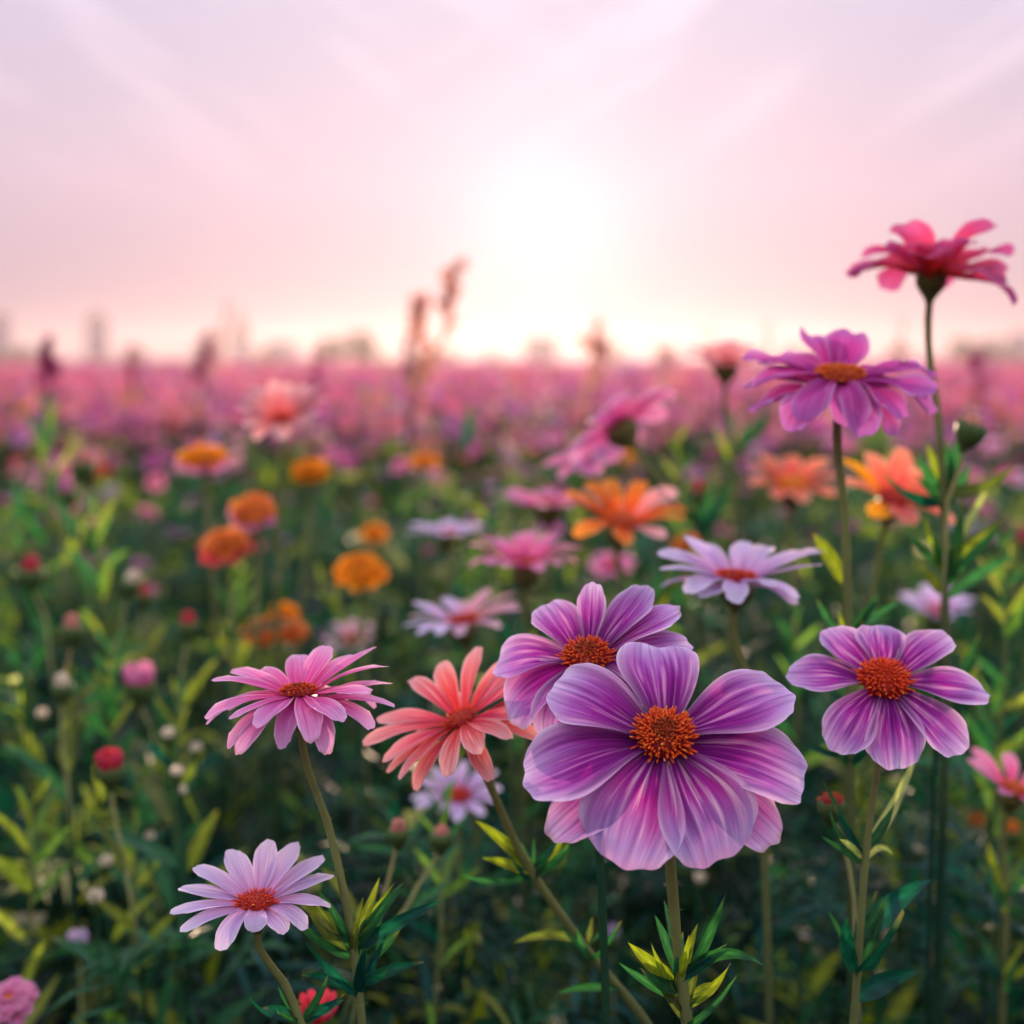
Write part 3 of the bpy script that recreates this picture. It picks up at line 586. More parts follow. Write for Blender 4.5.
leaves_px(F[4], .497, [(352, 936, 300, 905, 15, .05, 'lime', .02), (354, 950, 442, 900, 15, .05, 'teal', .006), (352, 955, 404, 882, 12, .10, 'leaf', -.004), (356, 965, 400, 930, 13, -.1, 'leaf', .006), (358, 985, 424, 962, 12, .1, 'teal', .01), (352, 945, 380, 876, 10, -.08, 'lime', .012), (358, 990, 300, 975, 12, .12, 'teal', .01)])
leaves_px(F[3], .521, [(866, 846, 918, 748, 13, -.16, 'stemlight', .03), (864, 862, 894, 856, 7, .55, 'stemlight', .01), (858, 940, 930, 880, 24, .14, 'teal', .02), (852, 1000, 918, 972, 22, .1, 'teal', .02), (862, 866, 822, 780, 8, .10, 'leaf', .01)])
leaves_px(F[9], .688, [(944, 500, 915, 452, 13, -.1, 'leaf', -.004), (944, 500, 948, 438, 16, .05, 'leaf', .006), (944, 505, 972, 462, 13, -.1, 'leaf', .01), (944, 498, 926, 440, 10, 0, 'lime', .012), (945, 566, 1000, 520, 17, -.12, 'lime', .01), (945, 560, 990, 482, 10, -.05, 'stemlight', .02), (945, 600, 1016, 556, 12, .1, 'leaf', .02), (944, 596, 920, 560, 12, -.1, 'lime', .01)])
leaves_px(F[8], .61, [(846, 585, 812, 532, 17, .05, 'lime', .006), (848, 640, 900, 602, 10, .1, 'leaf', .02), (850, 700, 800, 660, 12, .1, 'leaf', .03)])
leaves_px(F[6], .492, [(300, 1018, 262, 1008, 12, .1, 'teal', .01), (302, 1022, 344, 1000, 12, .1, 'teal', .01)])

def node_cluster(root, px, py, D, n, spx, seed, cols=('lime', 'leaf', 'leaf', 'olive', 'leaf', 'teal'), up=.5):
    """small young leaves bunched round a stem joint"""
    rg = random.Random(seed); b = at(px, py, D)
    for k in range(n):
        a = rg.uniform(0, 6.28); z = rg.uniform(up - .2, up + 1.3); d = Vector((math.cos(a), math.sin(a) * .7, z)).normalized(); ln = MM(spx * rg.uniform(.4, 1.35), D)
        bend = Vector((rg.uniform(-.12, .12), rg.uniform(-.12, .12), rg.uniform(-.34, .16))) * ln * (1 if z < 1 else .6)
        add_leaf(root, b + UP * MM(rg.uniform(-16, 10), D), b + d * ln, ln * rg.uniform(.09, .19), bend, rg.choice(cols), side=(rg.uniform(-.5, .5), -1, rg.uniform(0, .8)), wave=.14, fold=rg.uniform(.15, .6))
node_cluster(F[1], 676, 984, .475, 9, 56, 1); node_cluster(F[1], 686, 1016, .475, 6, 60, 2)
node_cluster(F[5], 532, 872, .553, 11, 48, 3); node_cluster(F[5], 590, 950, .556, 5, 50, 4)
node_cluster(F[4], 353, 942, .497, 9, 62, 5); node_cluster(F[4], 358, 990, .497, 8, 70, 6, ('leaf', 'teal', 'teal', 'leaf'))
node_cluster(F[3], 862, 850, .521, 7, 52, 7, ('leaf', 'teal', 'stemlight', 'leaf')); node_cluster(F[3], 855, 960, .521, 7, 80, 8, ('teal', 'leaf', 'teal'))
node_cluster(F[9], 945, 500, .688, 8, 62, 9); node_cluster(F[9], 945, 575, .69, 8, 64, 10); node_cluster(F[9], 944, 690, .69, 6, 60, 11, ('leaf', 'teal'))
node_cluster(F[8], 849, 640, .61, 6, 54, 12, ('leaf', 'lime', 'leaf')); node_cluster(F[8], 851, 760, .61, 8, 70, 13, ('leaf', 'teal'))
node_cluster(F[6], 303, 1020, .492, 6, 50, 14, ('teal', 'leaf'))
for k, (fid, px, py, D) in enumerate([(107, 855, 650, .82), (110, 456, 880, .835), (111, 1006, 900, .73), (130, 700, 530, .946), (104, 655, 610, .86), (100, 526, 660, .87), (111, 1003, 980, .73), (108, 734, 450, 1.26)]):
    node_cluster(F[fid], px, py, D, 8, 50, 40 + k)

def weed(label, px, top, D, leanpx, nl, lpx, cols, seed):
    rg = random.Random(seed); t = at(px, top, D); lo = at(px - leanpx, top + 260, D); path = ground_path(t, [t.lerp(lo, .5) + RT * MM(6, D), lo])
    path = [t] + path; root = thing('leafy_weed', label, 'plant', path[-1]); stem_part(root, path, .0006, .0016, 'stem', fade=.12)
    P = spline(path[:3], 41)
    for k in range(nl):
        f = (k + .5) / nl; b = Vector(P[int(f * 40)]); a = k * 2.4 + rg.uniform(-.4, .4); z = rg.uniform(.3, 1.3) + .6 * (1 - f); d = Vector((math.cos(a), math.sin(a) * .7, z)).normalized(); ln = MM(lpx, D) * (.45 + .7 * f) * rg.uniform(.7, 1.3)
        add_leaf(root, b, b + d * ln, ln * rg.uniform(.10, .19), Vector((rg.uniform(-.1, .1), 0, rg.uniform(-.05, .28))) * ln, rg.choice(cols), side=(rg.uniform(-.4, .4), -1, .4), fold=.3)
LM, LT = (.19, .21, .035), (.095, .17, .04)
weed('tall yellow green weed at the far left reaching up into the pink band', 46, 405, 1.30, 8, 16, 52, [LM, LT, 'leaf'], 1)
weed('pale leafy weed right of the tall one at the far left', 92, 500, 1.10, -10, 16, 56, [LM, LT, 'leaf'], 2)
weed('broad yellow green shoot standing in the dark at the lower left edge', 32, 800, .78, 16, 12, 84, [LM, LT], 3)
weed('leafy weed between the salmon bud and the cream bud at left', 112, 640, .92, 14, 18, 60, [LT, 'leaf', 'leaf', LM], 4)
weed('leafy shoot behind the half open red bud', 134, 790, .80, 10, 16, 64, [LT, 'leaf', LM, 'teal'], 5)
weed('leafy weed behind the round orange marigold', 338, 600, 1.40, 6, 16, 54, [LT, 'leaf', 'teal'], 6)
weed('leafy weed behind the clustered orange pair', 232, 570, 1.28, -6, 18, 58, [LT, LM, 'leaf'], 7)
weed('leafy weed left of the hot pink bloom', 176, 690, .88, 8, 16, 60, [LT, 'leaf', 'teal', LM], 8)
weed('bright leafy shoot at the right edge above the edge bloom', 1004, 540, .84, 10, 16, 64, [LM, LT, 'leaf'], 9)
weed('leafy weed in the gap between the pale daisy and the magenta stem', 792, 600, .95, 4, 16, 56, [LT, 'leaf', 'teal'], 10)
weed('dark leafy weed right of the right violet bloom', 990, 690, .86, -8, 18, 70, ['leaf', 'teal', LT], 11)
weed('leafy weed below the pale daisy in the middle', 506, 660, .96, -4, 16, 54, [LT, 'leaf', 'teal'], 12)
weed('leafy weed low between the coral stem and the lilac daisy', 440, 800, .74, 10, 16, 64, ['leaf', 'teal', LT], 13)
weed('tall weed with small leaves right of the nodding pink bloom', 676, 440, 1.15, -6, 14, 46, [LM, LT], 14)

# ------------------------------------------------------------------ leafy undergrowth (one mass nobody could count)
def leaf_cloud(b, d, ln, wd, droop, seg=4):
    """many folded lance-shaped leaves at once"""
    n = len(b); s = np.linspace(0, 1, seg + 1)
    d = d / (np.linalg.norm(d, axis=1)[:, None] + 1e-9)
    sv = np.cross(d, np.array([0, 0, 1.0]) + RNG.normal(0, .35, (n, 3))); sv /= np.linalg.norm(sv, axis=1)[:, None] + 1e-9
    up = np.cross(sv, d)
    P = b[:, None, :] + d[:, None, :] * (ln[:, None] * s)[:, :, None]
    P[:, :, 2] -= (droop * ln)[:, None] * s[None] ** 2
    wprof = (np.sin(np.pi * np.clip(s * .94 + .06, 0, 1) ** .75) * .92 + .05)
    wprof[-1] = .04
    W = wd[:, None] * wprof[None] * .5
    V = np.empty((n, seg + 1, 3, 3))
    V[:, :, 1] = P
    V[:, :, 0] = P - sv[:, None, :] * W[:, :, None] + up[:, None, :] * (W * .35)[:, :, None]
    V[:, :, 2] = P + sv[:, None, :] * W[:, :, None] + up[:, None, :] * (W * .35)[:, :, None]
    q1 = grid_quads(seg + 1, 3); k = (seg + 1) * 3
    Q = (q1[None] + (np.arange(n) * k)[:, None, None]).reshape(-1, 4)
    return V.reshape(-1, 3), Q, k
def stem_cloud(b, t, r0, r1, bend, seg=3, m=4):
    n = len(b); s = np.linspace(0, 1, seg + 1)
    P = b[:, None, :] + (t - b)[:, None, :] * s[None, :, None] + bend[:, None, :] * (4 * s * (1 - s))[None, :, None] * .5
    a = np.linspace(0, 2 * np.pi, m, endpoint=False); ring = np.stack([np.cos(a), np.sin(a), a * 0], -1)
    rr = (r0[:, None] * (1 - s) + r1[:, None] * s)
    V = P[:, :, None, :] + rr[:, :, None, None] * ring[None, None]
    k = (seg + 1) * m; Q = (ring_quads(seg + 1, m)[None] + (np.arange(n) * k)[:, None, None]).reshape(-1, 4)
    return V.reshape(-1, 3), Q, k, P
def scatter(d0, d1, dens, halfw=.47, pad=.25):
    n = int(dens * (halfw * (d1 ** 2 - d0 ** 2) + 2 * pad * (d1 - d0)))
    y = np.sqrt(RNG.uniform(d0 ** 2, d1 ** 2, n)) if d1 > 1.5 * d0 else RNG.uniform(d0, d1, n)
    return RNG.uniform(-1, 1, n) * (halfw * y + pad), y
def canopy(y):
    return np.interp(y, [0, .5, .75, 1.1, 1.6, 2.4, 4, 8, 40], [.36, .40, .46, .515, .54, .55, .55, .55, .52])
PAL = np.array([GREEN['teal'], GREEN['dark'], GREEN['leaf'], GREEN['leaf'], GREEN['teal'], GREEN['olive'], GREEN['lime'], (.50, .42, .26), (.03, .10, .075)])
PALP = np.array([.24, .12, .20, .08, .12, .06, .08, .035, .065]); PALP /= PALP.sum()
def undergrowth(name, label, d0, d1, dens, nl, lsc, seg, stem_r, sunny=False):
    x, y = scatter(d0, d1, dens); n = len(x)
    clump = .5 + .5 * np.sin(x * 9 + 1.3 * np.sin(y * 7)) * np.cos(y * 6.1 + x * 3)
    h = canopy(y) * RNG.uniform(.62, 1.02, n) * (.80 + .22 * clump) * np.where(RNG.uniform(0, 1, n) < (.09 if d0 < 2 else .30), RNG.uniform(1.05, 1.28, n), 1)
    if sunny: h = np.minimum(h * 1.16 + .03, .66 if d0 < 2 else .76)
    b = np.stack([x, y, np.zeros(n)], -1); t = b + np.stack([RNG.normal(0, .05, n), RNG.normal(0, .05, n), h], -1)
    bend = np.concatenate([RNG.normal(0, .03, (n, 2)), np.zeros((n, 1))], 1)
    V, Q, C = [], [], []
    v, q, k, P = stem_cloud(b, t, np.full(n, stem_r), np.full(n, stem_r * .5), bend, 4)
    sc_ = PAL[RNG.choice([4, 1, 2], n)] * .9
    V.append(v); Q.append(q); C.append(np.repeat(sc_, k, 0)); off = len(v)
    # leaves sit on the upper two thirds
    f = np.clip(RNG.uniform(.22, 1.02, (n, nl)) ** .8, 0, 1); idx = f * 4; i0 = np.minimum(idx.astype(int), 3); fr = (idx - i0)[:, :, None]
    ar = np.arange(n)[:, None]; lb = (P[ar, i0] * (1 - fr) + P[ar, i0 + 1] * fr).reshape(-1, 3)
    N_ = n * nl; az = RNG.uniform(0, 2 * np.pi, N_); el = RNG.uniform(.0, 1.15, N_) + .35 * f.ravel()
    d = np.stack([np.cos(az) * np.cos(el), np.sin(az) * np.cos(el), np.sin(el)], -1)
    ln = lsc * RNG.lognormal(0, .32, N_) * (1.15 - .55 * f.ravel()); wd = ln * RNG.uniform(.10, .27, N_)
    kinds = RNG.choice(len(PAL), N_, p=PALP); plant = np.repeat(RNG.choice([.35, .55, .9, 1.3, 1.6], n), nl)
    if sunny: kinds = RNG.choice([6, 3, 6, 5, 7, 2], N_, p=[.30, .22, .18, .08, .10, .12]); wd *= .75; plant *= 1.3  # sunlit look put into brighter lime and cream leaf colours
    lime = np.repeat(RNG.uniform(0, 1, n) < .10, nl); kinds[lime & (RNG.uniform(0, 1, N_) < .5)] = 6
    cr = kinds == 7; ln[cr] *= .36; wd[cr] = ln[cr] * .75  # cream leaves shrunk to pale blobs, painted stand-ins for light dots
    cols = PAL[kinds] * plant[:, None] * RNG.uniform(.75, 1.3, (N_, 1))
    v, q, k = leaf_cloud(lb, d, ln, wd, RNG.uniform(.0, .6, N_), seg)
    V.append(v); Q.append(q + off); C.append(np.repeat(cols, k, 0))
    o = mesh_np(name, np.concatenate(V), np.concatenate(Q), LEAFM, np.concatenate(C)); tag(o, label, 'undergrowth', None, 'stuff'); return o
def feathery(name, label, d0, d1, dens, nspr, sl, cols, probs, top=1.0):
    x, y = scatter(d0, d1, dens); n = len(x); h = canopy(y) * RNG.uniform(.55, 1.04, n) * top
    ph = np.repeat(np.arange(n), nspr); M = len(ph); zz = h[ph] * np.clip(RNG.uniform(.35, 1.02, M), 0, 1)
    b = np.stack([x[ph] + RNG.normal(0, .012, M), y[ph] + RNG.normal(0, .012, M), zz], -1)
    az = RNG.uniform(0, 2 * np.pi, M); el = RNG.uniform(.15, 1.25, M); d = np.stack([np.cos(az) * np.cos(el), np.sin(az) * np.cos(el), np.sin(el)], -1)
    L = sl * RNG.lognormal(0, .25, M); sv = np.cross(d, np.array([0, 0, 1.0]) + RNG.normal(0, .3, (M, 3))); sv /= np.linalg.norm(sv, axis=1)[:, None]
    cc = np.array([GREEN[c] if isinstance(c, str) else c for c in cols])[RNG.choice(len(cols), M, p=probs)] * RNG.choice([.6, 1.0, 1.5], M)[:, None]
    LB, LD, LL, LC = [], [], [], []
    for k in range(9):
        f = .12 + .1 * k; sgn = 1 if k % 2 else -1
        LB.append(b + d * (L * f)[:, None] - np.array([0, 0, 1.]) * (L * .18 * f * f)[:, None]); dd = d * .75 + sv * (sgn * (.8 if k < 8 else .0)) + RNG.normal(0, .12, (M, 3)); LD.append(dd); LL.append(L * (.55 - .32 * abs(f - .4)) * RNG.uniform(.8, 1.2, M)); LC.append(cc * RNG.uniform(.8, 1.25, (M, 1)))
    LB, LD, LL, LC = map(np.concatenate, (LB, LD, LL, LC))
    v, q, k = leaf_cloud(LB, LD, LL, LL * RNG.uniform(.10, .20, len(LL)), RNG.uniform(0, .5, len(LL)), 2)
    v2, q2, k2, _ = stem_cloud(b, b + d * (L * .95)[:, None] - np.array([0, 0, 1.]) * (L * .16)[:, None], np.full(M, .0006), np.full(M, .0003), np.zeros((M, 3)), 2, 3)
    o = mesh_np(name, np.concatenate([v, v2]), np.concatenate([q, q2 + len(v)]), LEAFM, np.concatenate([np.repeat(LC, k, 0), np.repeat(cc * .8, k2, 0)])); tag(o, label, 'undergrowth', None, 'stuff')
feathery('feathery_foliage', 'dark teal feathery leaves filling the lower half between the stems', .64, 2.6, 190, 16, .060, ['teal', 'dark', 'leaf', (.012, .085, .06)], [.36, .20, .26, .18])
feathery('feathery_foliage', 'yellow green feathery tips coloured as if sunlit over the darker leaves', .70, 2.4, 62, 13, .050, [(.26, .30, .03), 'leaf', (.12, .22, .04), (.42, .37, .17)], [.36, .22, .30, .12], 1.12)  # sunlight put into the tips' brighter leaf colours
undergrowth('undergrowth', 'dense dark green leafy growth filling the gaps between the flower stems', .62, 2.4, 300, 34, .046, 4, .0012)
undergrowth('undergrowth', 'yellow green shoots and feathery leaves coloured as if sunlit, standing over the darker growth', .74, 2.2, 50, 46, .040, 4, .0010, sunny=True)
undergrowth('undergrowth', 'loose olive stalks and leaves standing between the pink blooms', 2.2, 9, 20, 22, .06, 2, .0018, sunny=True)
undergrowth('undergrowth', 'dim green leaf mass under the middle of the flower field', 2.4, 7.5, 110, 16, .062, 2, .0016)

# ------------------------------------------------------------------ far flower field as one mass
rows = 5.5 * (560 / 5.5) ** np.linspace(0, 1, 260); angs = np.linspace(-R(42), R(42), 420)
A_, D_ = np.meshgrid(angs, rows, indexing='xy')
X = D_ * np.tan(A_); Y = D_
from mathutils import noise as mnoise
Z = np.array([mnoise.fractal((a * .9, b * .9, 0), 1.0, 2.0, 3) + .6 * mnoise.noise((a * .12, b * .12, 4)) for a, b in zip(X.ravel(), Y.ravel())]).reshape(X.shape)
Z = np.interp(Y, [5, 8, 40, 200, 1100], [.40, .47, .52, .55, .5]) + Z * np.interp(Y, [5, 40, 300, 1100], [.05, .07, .14, .3])
fm = newmat('flower_mass')
tcn = N('ShaderNodeTexCoord'); n1 = N('ShaderNodeTexVoronoi'); nt.links.new(tcn.outputs['Object'], n1.inputs['Vector']); n1.inputs['Scale'].default_value = 9
n2 = N('ShaderNodeTexNoise'); nt.links.new(tcn.outputs['Object'], n2.inputs['Vector']); n2.inputs['Scale'].default_value = .35; n2.inputs['Detail'].default_value = 5
sp = N('ShaderNodeSeparateColor'); nt.links.new(n1.outputs['Color'], sp.inputs[0])
pc = ramp(sp.outputs[0], [(0, (.30, .14, .10)), (.08, (.50, .12, .22)), (.4, (.60, .16, .28)), (.62, (.52, .13, .28)), (.8, (.64, .25, .28)), (.93, (.40, .12, .32))], 'CONSTANT')
pc2 = mixc(ramp(n2.outputs[0], [(.40, (0, 0, 0)), (.62, (1, 1, 1))]), pc, mixc(.55, pc, (.60, .17, .26)))
leafy_output(pc2, pc2, .45, .8, .1, n1.outputs['Distance'], 1.0, .05)
bump = np.array([max(0, mnoise.noise((a * .22, b * .10, 9)) - .12) for a, b in zip(X.ravel(), Y.ravel())]).reshape(X.shape)
Z += bump * np.interp(Y, [8, 14, 60, 300], [0, .16, .4, 1.3])
o = mesh_np('flower_meadow', np.stack([X, Y, Z], -1).reshape(-1, 3), grid_quads(260, 420), fm); tag(o, 'far pink mass of flowers running to the skyline', 'flower field', None, 'stuff')

# ------------------------------------------------------------------ field flowers
fx, fy = [], []
for d0, d1, dens in ((1.30, 1.6, 14), (1.6, 2.2, 62), (2.2, 3.2, 88), (3.2, 6, 105), (6, 14, 50), (14, 45, 9)):
    x, y = scatter(d0, d1, dens, .47, .2); fx.append(x); fy.append(y)
fx = np.concatenate(fx); fy = np.concatenate(fy); o_ = np.argsort(fy); fx = fx[o_]; fy = fy[o_]; nF = len(fx)
KIND = [('magenta', 'magenta', (.50, .07, .29)), ('rose', 'pink', (.62, .17, .29)), ('blush', 'pale pink', (.70, .32, .35)), ('violet', 'violet', (.34, .12, .46)), ('marigold', 'orange', (.80, .24, .02)), ('red', 'red', (.50, .03, .06)), ('salmon', 'salmon', (.66, .26, .22)), ('lilac', 'lilac', (.50, .34, .58))]
near_p = [.20, .16, .03, .44, .03, .05, .05, .04]; far_p = [.22, .33, .10, .18, .03, .03, .07, .04]
patch = np.sin(fx * 2.1 + 1.7 * np.sin(fy * .9)) * np.cos(fy * 1.7 + .8 * fx); violet_p = [.22, .16, .04, .44, .02, .02, .02, .08]
fk = np.where(fy < 2.3, RNG.choice(8, nF, p=near_p), np.where((patch > .42) & (fy < 9), RNG.choice(8, nF, p=violet_p), RNG.choice(8, nF, p=far_p)))
fz = canopy(fy) + RNG.normal(.035, .035, nF) - np.where(fy < 3.4, np.abs(RNG.normal(0, .055, nF)) * np.interp(fy, [1.3, 2, 3.4], [1, 1.1, .3]), 0) - np.where(fy < 2.0, .02, 0)
fz = fz + (RNG.uniform(0, 1, nF) < .07) * (fy > 4) * RNG.uniform(.04, .15, nF) * np.interp(fy, [4, 20], [.6, 1.4])
fr_ = np.interp(fy, [1.3, 2, 3, 8, 40], [.0085, .0125, .016, .024, .06]) * RNG.uniform(.7, 1.35, nF)
inview = np.abs(fx) < .375 * fy + .02
ind = np.where(inview)[0][:296]; indset = np.zeros(nF, bool); indset[ind] = True
protos = {}
def simple_bloom(kind, shape):
    key = (kind, shape)
    mt, word, colr = KIND[kind]
    if key in protos: return protos[key]
    meshes = []
    if shape == 0: pl = auto(8, 1.0, .62, 16, -36, kind); cr = .25
    elif shape == 1: pl = auto(11, 1.0, .42, 26, -30, kind + 9); cr = .25
    else: pl = auto(9, .75, .75, 62, -40, kind + 20); cr = .2
    for k in range(0, 3):
        p = pl[k]; v, q, uv = petal_geo(p[1], p[2], p[3], p[4], 6, 5, seed=k + kind); v[:, 0] += cr * .7
        ob = mesh_np('petal', v, q, PM[mt], None, uv); COL.objects.unlink(ob); meshes.append(ob)
    v, q, cc = disc_geo(cr, cr * .5, 24, 'orange' if kind != 4 else 'gold', kind); dk = mesh_np('disc', v, q, DISCM, cc); COL.objects.unlink(dk)
    v, q = calyx_geo(.06, .30, .5, 7); ck = mesh_np('calyx', v, q, STEMM, np.tile(np.array(GREEN['leaf']), (len(v), 1))); COL.objects.unlink(ck)
    pth = spline([(0, 0, -.4), (.15, .1, -6), (.1, -.3, -14), (.3, .2, -26)], 12); v, q = tube(pth, .07, .10, 6); sk = mesh_np('stem', v, q, STEMM, np.tile(np.array(GREEN['stem']), (len(v), 1))); COL.objects.unlink(sk)
    protos[key] = (meshes, [p[0] for p in pl], dk, ck, sk, cr); return protos[key]
for i in ind:
    kd = int(fk[i]); shp = int(RNG.integers(0, 3)); mt, word, colr = KIND[kd]
    meshes, phis, dk, ck, sk, cr = simple_bloom(kd, shp)
    s = float(fr_[i]); hz = float(fz[i])
    if fy[i] < 2.0: grp = 'small %s blooms in the dim middle of the field' % word; lab = 'small out of focus %s bloom in the dim middle of the field' % word
    else: grp = '%s blooms in the pink band of the field' % word; lab = 'blurred %s bloom among many in the pink band below the skyline' % word
    root = thing('field_flower', lab, 'flower', (float(fx[i]), float(fy[i]), 0), grp)
    q = Quaternion((0, 0, 1), random.uniform(0, 6.28)); tl = Quaternion((1, 0, 0), R(random.choice([random.uniform(-5, 30), random.uniform(20, 65), random.uniform(-50, -10)]))) @ Quaternion((0, 1, 0), R(random.gauss(0, 14)))
    top = Vector((0, 0, hz))
    def put(src, rot, loc, sc3):
        c = src.copy(); COL.objects.link(c); c.parent = root; c.rotation_mode = 'QUATERNION'; c.rotation_quaternion = rot; c.location = loc; c.scale = sc3
    for k, ph in enumerate(phis): put(meshes[k % 3], tl @ q @ Quaternion((0, 0, 1), R(ph)), top, (s, s, s))
    put(dk, tl @ q, top, (s, s, s)); put(ck, tl @ q, top, (s, s, s)); put(sk, q, top, (s * .35 + .006, s * .35 + .006, hz / 26.0))
# the rest of the blooms, far too many to count
rest = np.where(~indset)[0]; n = len(rest)
NP = 7; a = np.linspace(0, 2 * np.pi, NP, endpoint=False)
tv = []; tq = []
for k in range(NP):
    for (r, da, z) in ((.2, 0, .02), (.75, -.36, .16), (1.0, 0, .04), (.75, .36, .16)):
        tv.append((r * math.cos(a[k] + da), r * math.sin(a[k] + da), z))
    tq.append([4 * k, 4 * k + 1, 4 * k + 2, 4 * k + 3])
o4 = len(tv)
for (r, z) in ((.30, .02), (.22, .16), (.02, .2)):
    for k in range(6): tv.append((r * math.cos(k * 1.047), r * math.sin(k * 1.047), z))
tq += ring_quads(3, 6, o4).tolist(); tv = np.array(tv); tq = np.array(tq); K = len(tv)
th = RNG.uniform(0, 6.28, n); ax = RNG.normal(.0, .35, n); ay = RNG.normal(0, .35, n); lean = RNG.normal(.75, .45, n) * np.where(RNG.uniform(0, 1, n) < .5, 1, -1)
c_, s_ = np.cos(th), np.sin(th)
v = tv[None] * fr_[rest][:, None, None] * RNG.uniform(.85, 1.15, (n, K, 1))
x = v[:, :, 0] * c_[:, None] - v[:, :, 1] * s_[:, None]; y = v[:, :, 0] * s_[:, None] + v[:, :, 1] * c_[:, None]; z = v[:, :, 2] + x * ay[:, None] + y * ax[:, None]
y, z = y * np.cos(lean)[:, None] - z * np.sin(lean)[:, None], y * np.sin(lean)[:, None] + z * np.cos(lean)[:, None]
V = np.stack([x, y, z], -1) + np.stack([fx[rest], fy[rest], fz[rest]], -1)[:, None]
kc = np.array([k[2] for k in KIND])[fk[rest]] * RNG.uniform(.75, 1.25, (n, 1))
C = np.repeat(kc, K, 0).reshape(n, K, 3); C[:, o4:] = np.array([.62, .18, .03]); C = C.reshape(-1, 3)
Q = (tq[None] + (np.arange(n) * K)[:, None, None]).reshape(-1, 4)
sb = np.stack([fx[rest] + RNG.normal(0, .03, n), fy[rest] + RNG.normal(0, .03, n), fz[rest] * .3], -1); stp = np.stack([fx[rest], fy[rest], fz[rest]], -1)
v2, q2, k2, _ = stem_cloud(sb, stp, fr_[rest] * .09, fr_[rest] * .07, np.zeros((n, 3)), 2, 4)
o = mesh_np('flower_carpet', np.concatenate([V.reshape(-1, 3), v2]), np.concatenate([Q, q2 + n * K]), CARPM, np.concatenate([C, np.tile(np.array(GREEN['olive']), (len(v2), 1))])); tag(o, 'uncountable small pink and mauve blooms of the far field', 'flowers', None, 'stuff')

# ------------------------------------------------------------------ tall seed spikes against the skyline
def spike(label, px, py, D, leanpx, colr, n=22, fat=1.0, hpx=90):
    top = at(px, py, D); low = at(px - leanpx, py + hpx, D); base = Vector((low.x - MM(leanpx, D) * .6, low.y, 0)); h = (top - low).length
    root = thing('flower_spike', label, 'flower spike', base); l = Vector(base)
    path = [top, top.lerp(low, .5) + RT * MM(leanpx, D) * .15, low, low.lerp(base, .5), base]
    stem_part(root, path, .0012, .003, 'olive', 24, 6)
    P = spline([p - l for p in path[:3]], n + 1); rg = random.Random(px)
    for k in range(n):
        f = k / n; a = rg.uniform(0, 6.28); d = Vector((math.cos(a), math.sin(a) * .6, rg.uniform(.4, 1.3))).normalized(); ln = MM(rg.choice([rg.uniform(8, 17), rg.uniform(8, 17), rg.uniform(18, 30) if colr is rust else 12]) * fat, D) * (.5 + f * .7)
        v, q = leaf_geo(P[k], Vector(P[k]) + d * ln, ln * .55 * fat, (0, 0, -ln * .15), 5, 5, side=(.1, -1, .3), fold=.6)
        mesh_np('floret', v, q, CARPM, np.tile(np.array(colr) * rg.uniform(.7, 1.3), (len(v), 1)), None, root)
    return root
rust, plum, rosy = (.55, .26, .20), (.32, .07, .18), (.60, .28, .30)
for a in [('tall rust coloured seed spike leaning right just left of the sun glow', 458, 264, 2.3, 38, rust, 30, 1.0, 130), ('upright rust seed spike beside the leaning one left of the sun glow', 420, 300, 2.4, 8, rust, 28, 1.05, 100), ('short dense rosy spike at the foot of the rust spikes', 408, 338, 2.2, 0, rosy, 16, 1.1, 50),
          ('dense plum flower spike at the far left of the skyline', 50, 338, 2.0, 4, plum, 26, 1.35, 70), ('slender leaning rosy spike left of the church spire', 228, 300, 2.6, 22, rosy, 16, .8, 80), ('short plum spike beside the slender leaning one', 206, 332, 2.5, 4, plum, 16, 1.0, 50),
          ('pale rust spike just right of the sun glow', 594, 326, 2.6, 6, rust, 20, 1.0, 80), ('second pale rust spike right of the sun glow leaning outward', 608, 334, 2.7, 14, rosy, 14, .9, 60), ('rosy spike above the nodding pink bloom', 662, 346, 2.4, -2, rosy, 18, 1.0, 60),
          ('thin rosy spike above the small crimson bloom', 711, 326, 2.8, 4, rosy, 12, .8, 60), ('thin rosy spike above the left petals of the magenta bloom', 768, 322, 2.8, 3, rosy, 12, .8, 60), ('thin plum spike left of the tallest stem', 903, 318, 2.6, 10, rosy, 14, .8, 70),
          ('plum spike right of the tallest stem at skyline level', 978, 352, 2.4, 2, plum, 20, 1.2, 60), ('low plum spike between the tower and the church spire', 131, 350, 2.6, 2, plum, 14, 1.0, 45), ('low plum spike left of the domed trees', 318, 348, 2.7, 3, plum, 14, 1.0, 45)]:
    spike(*a)

# ------------------------------------------------------------------ skyline far beyond the field
bm_ = newmat('building_wall')
tcn = N('ShaderNodeTexCoord'); br = N('ShaderNodeTexBrick'); mpn = N('ShaderNodeMapping'); nt.links.new(tcn.outputs['Object'], mpn.inputs[0]); mpn.inputs['Rotation'].default_value = (R(90), 0, 0)
nt.links.new(mpn.outputs[0], br.inputs['Vector']); br.offset = 0; br.inputs['Scale'].default_value = .5; br.inputs['Color1'].default_value = (.04, .06, .12, 1); br.inputs['Color2'].default_value = (.05, .08, .15, 1); br.inputs['Mortar'].default_value = (.10, .11, .17, 1); br.inputs['Mortar Size'].default_value = .06; br.inputs['Brick Width'].default_value = 1.1; br.inputs['Row Height'].default_value = 1.6
leafy_output(br.outputs[0], (.1, .1, .1), 0, 1.0, .0)
rm_ = newmat('roof'); leafy_output((.06, .06, .08), (.1, .1, .1), 0, 1.0, .0)
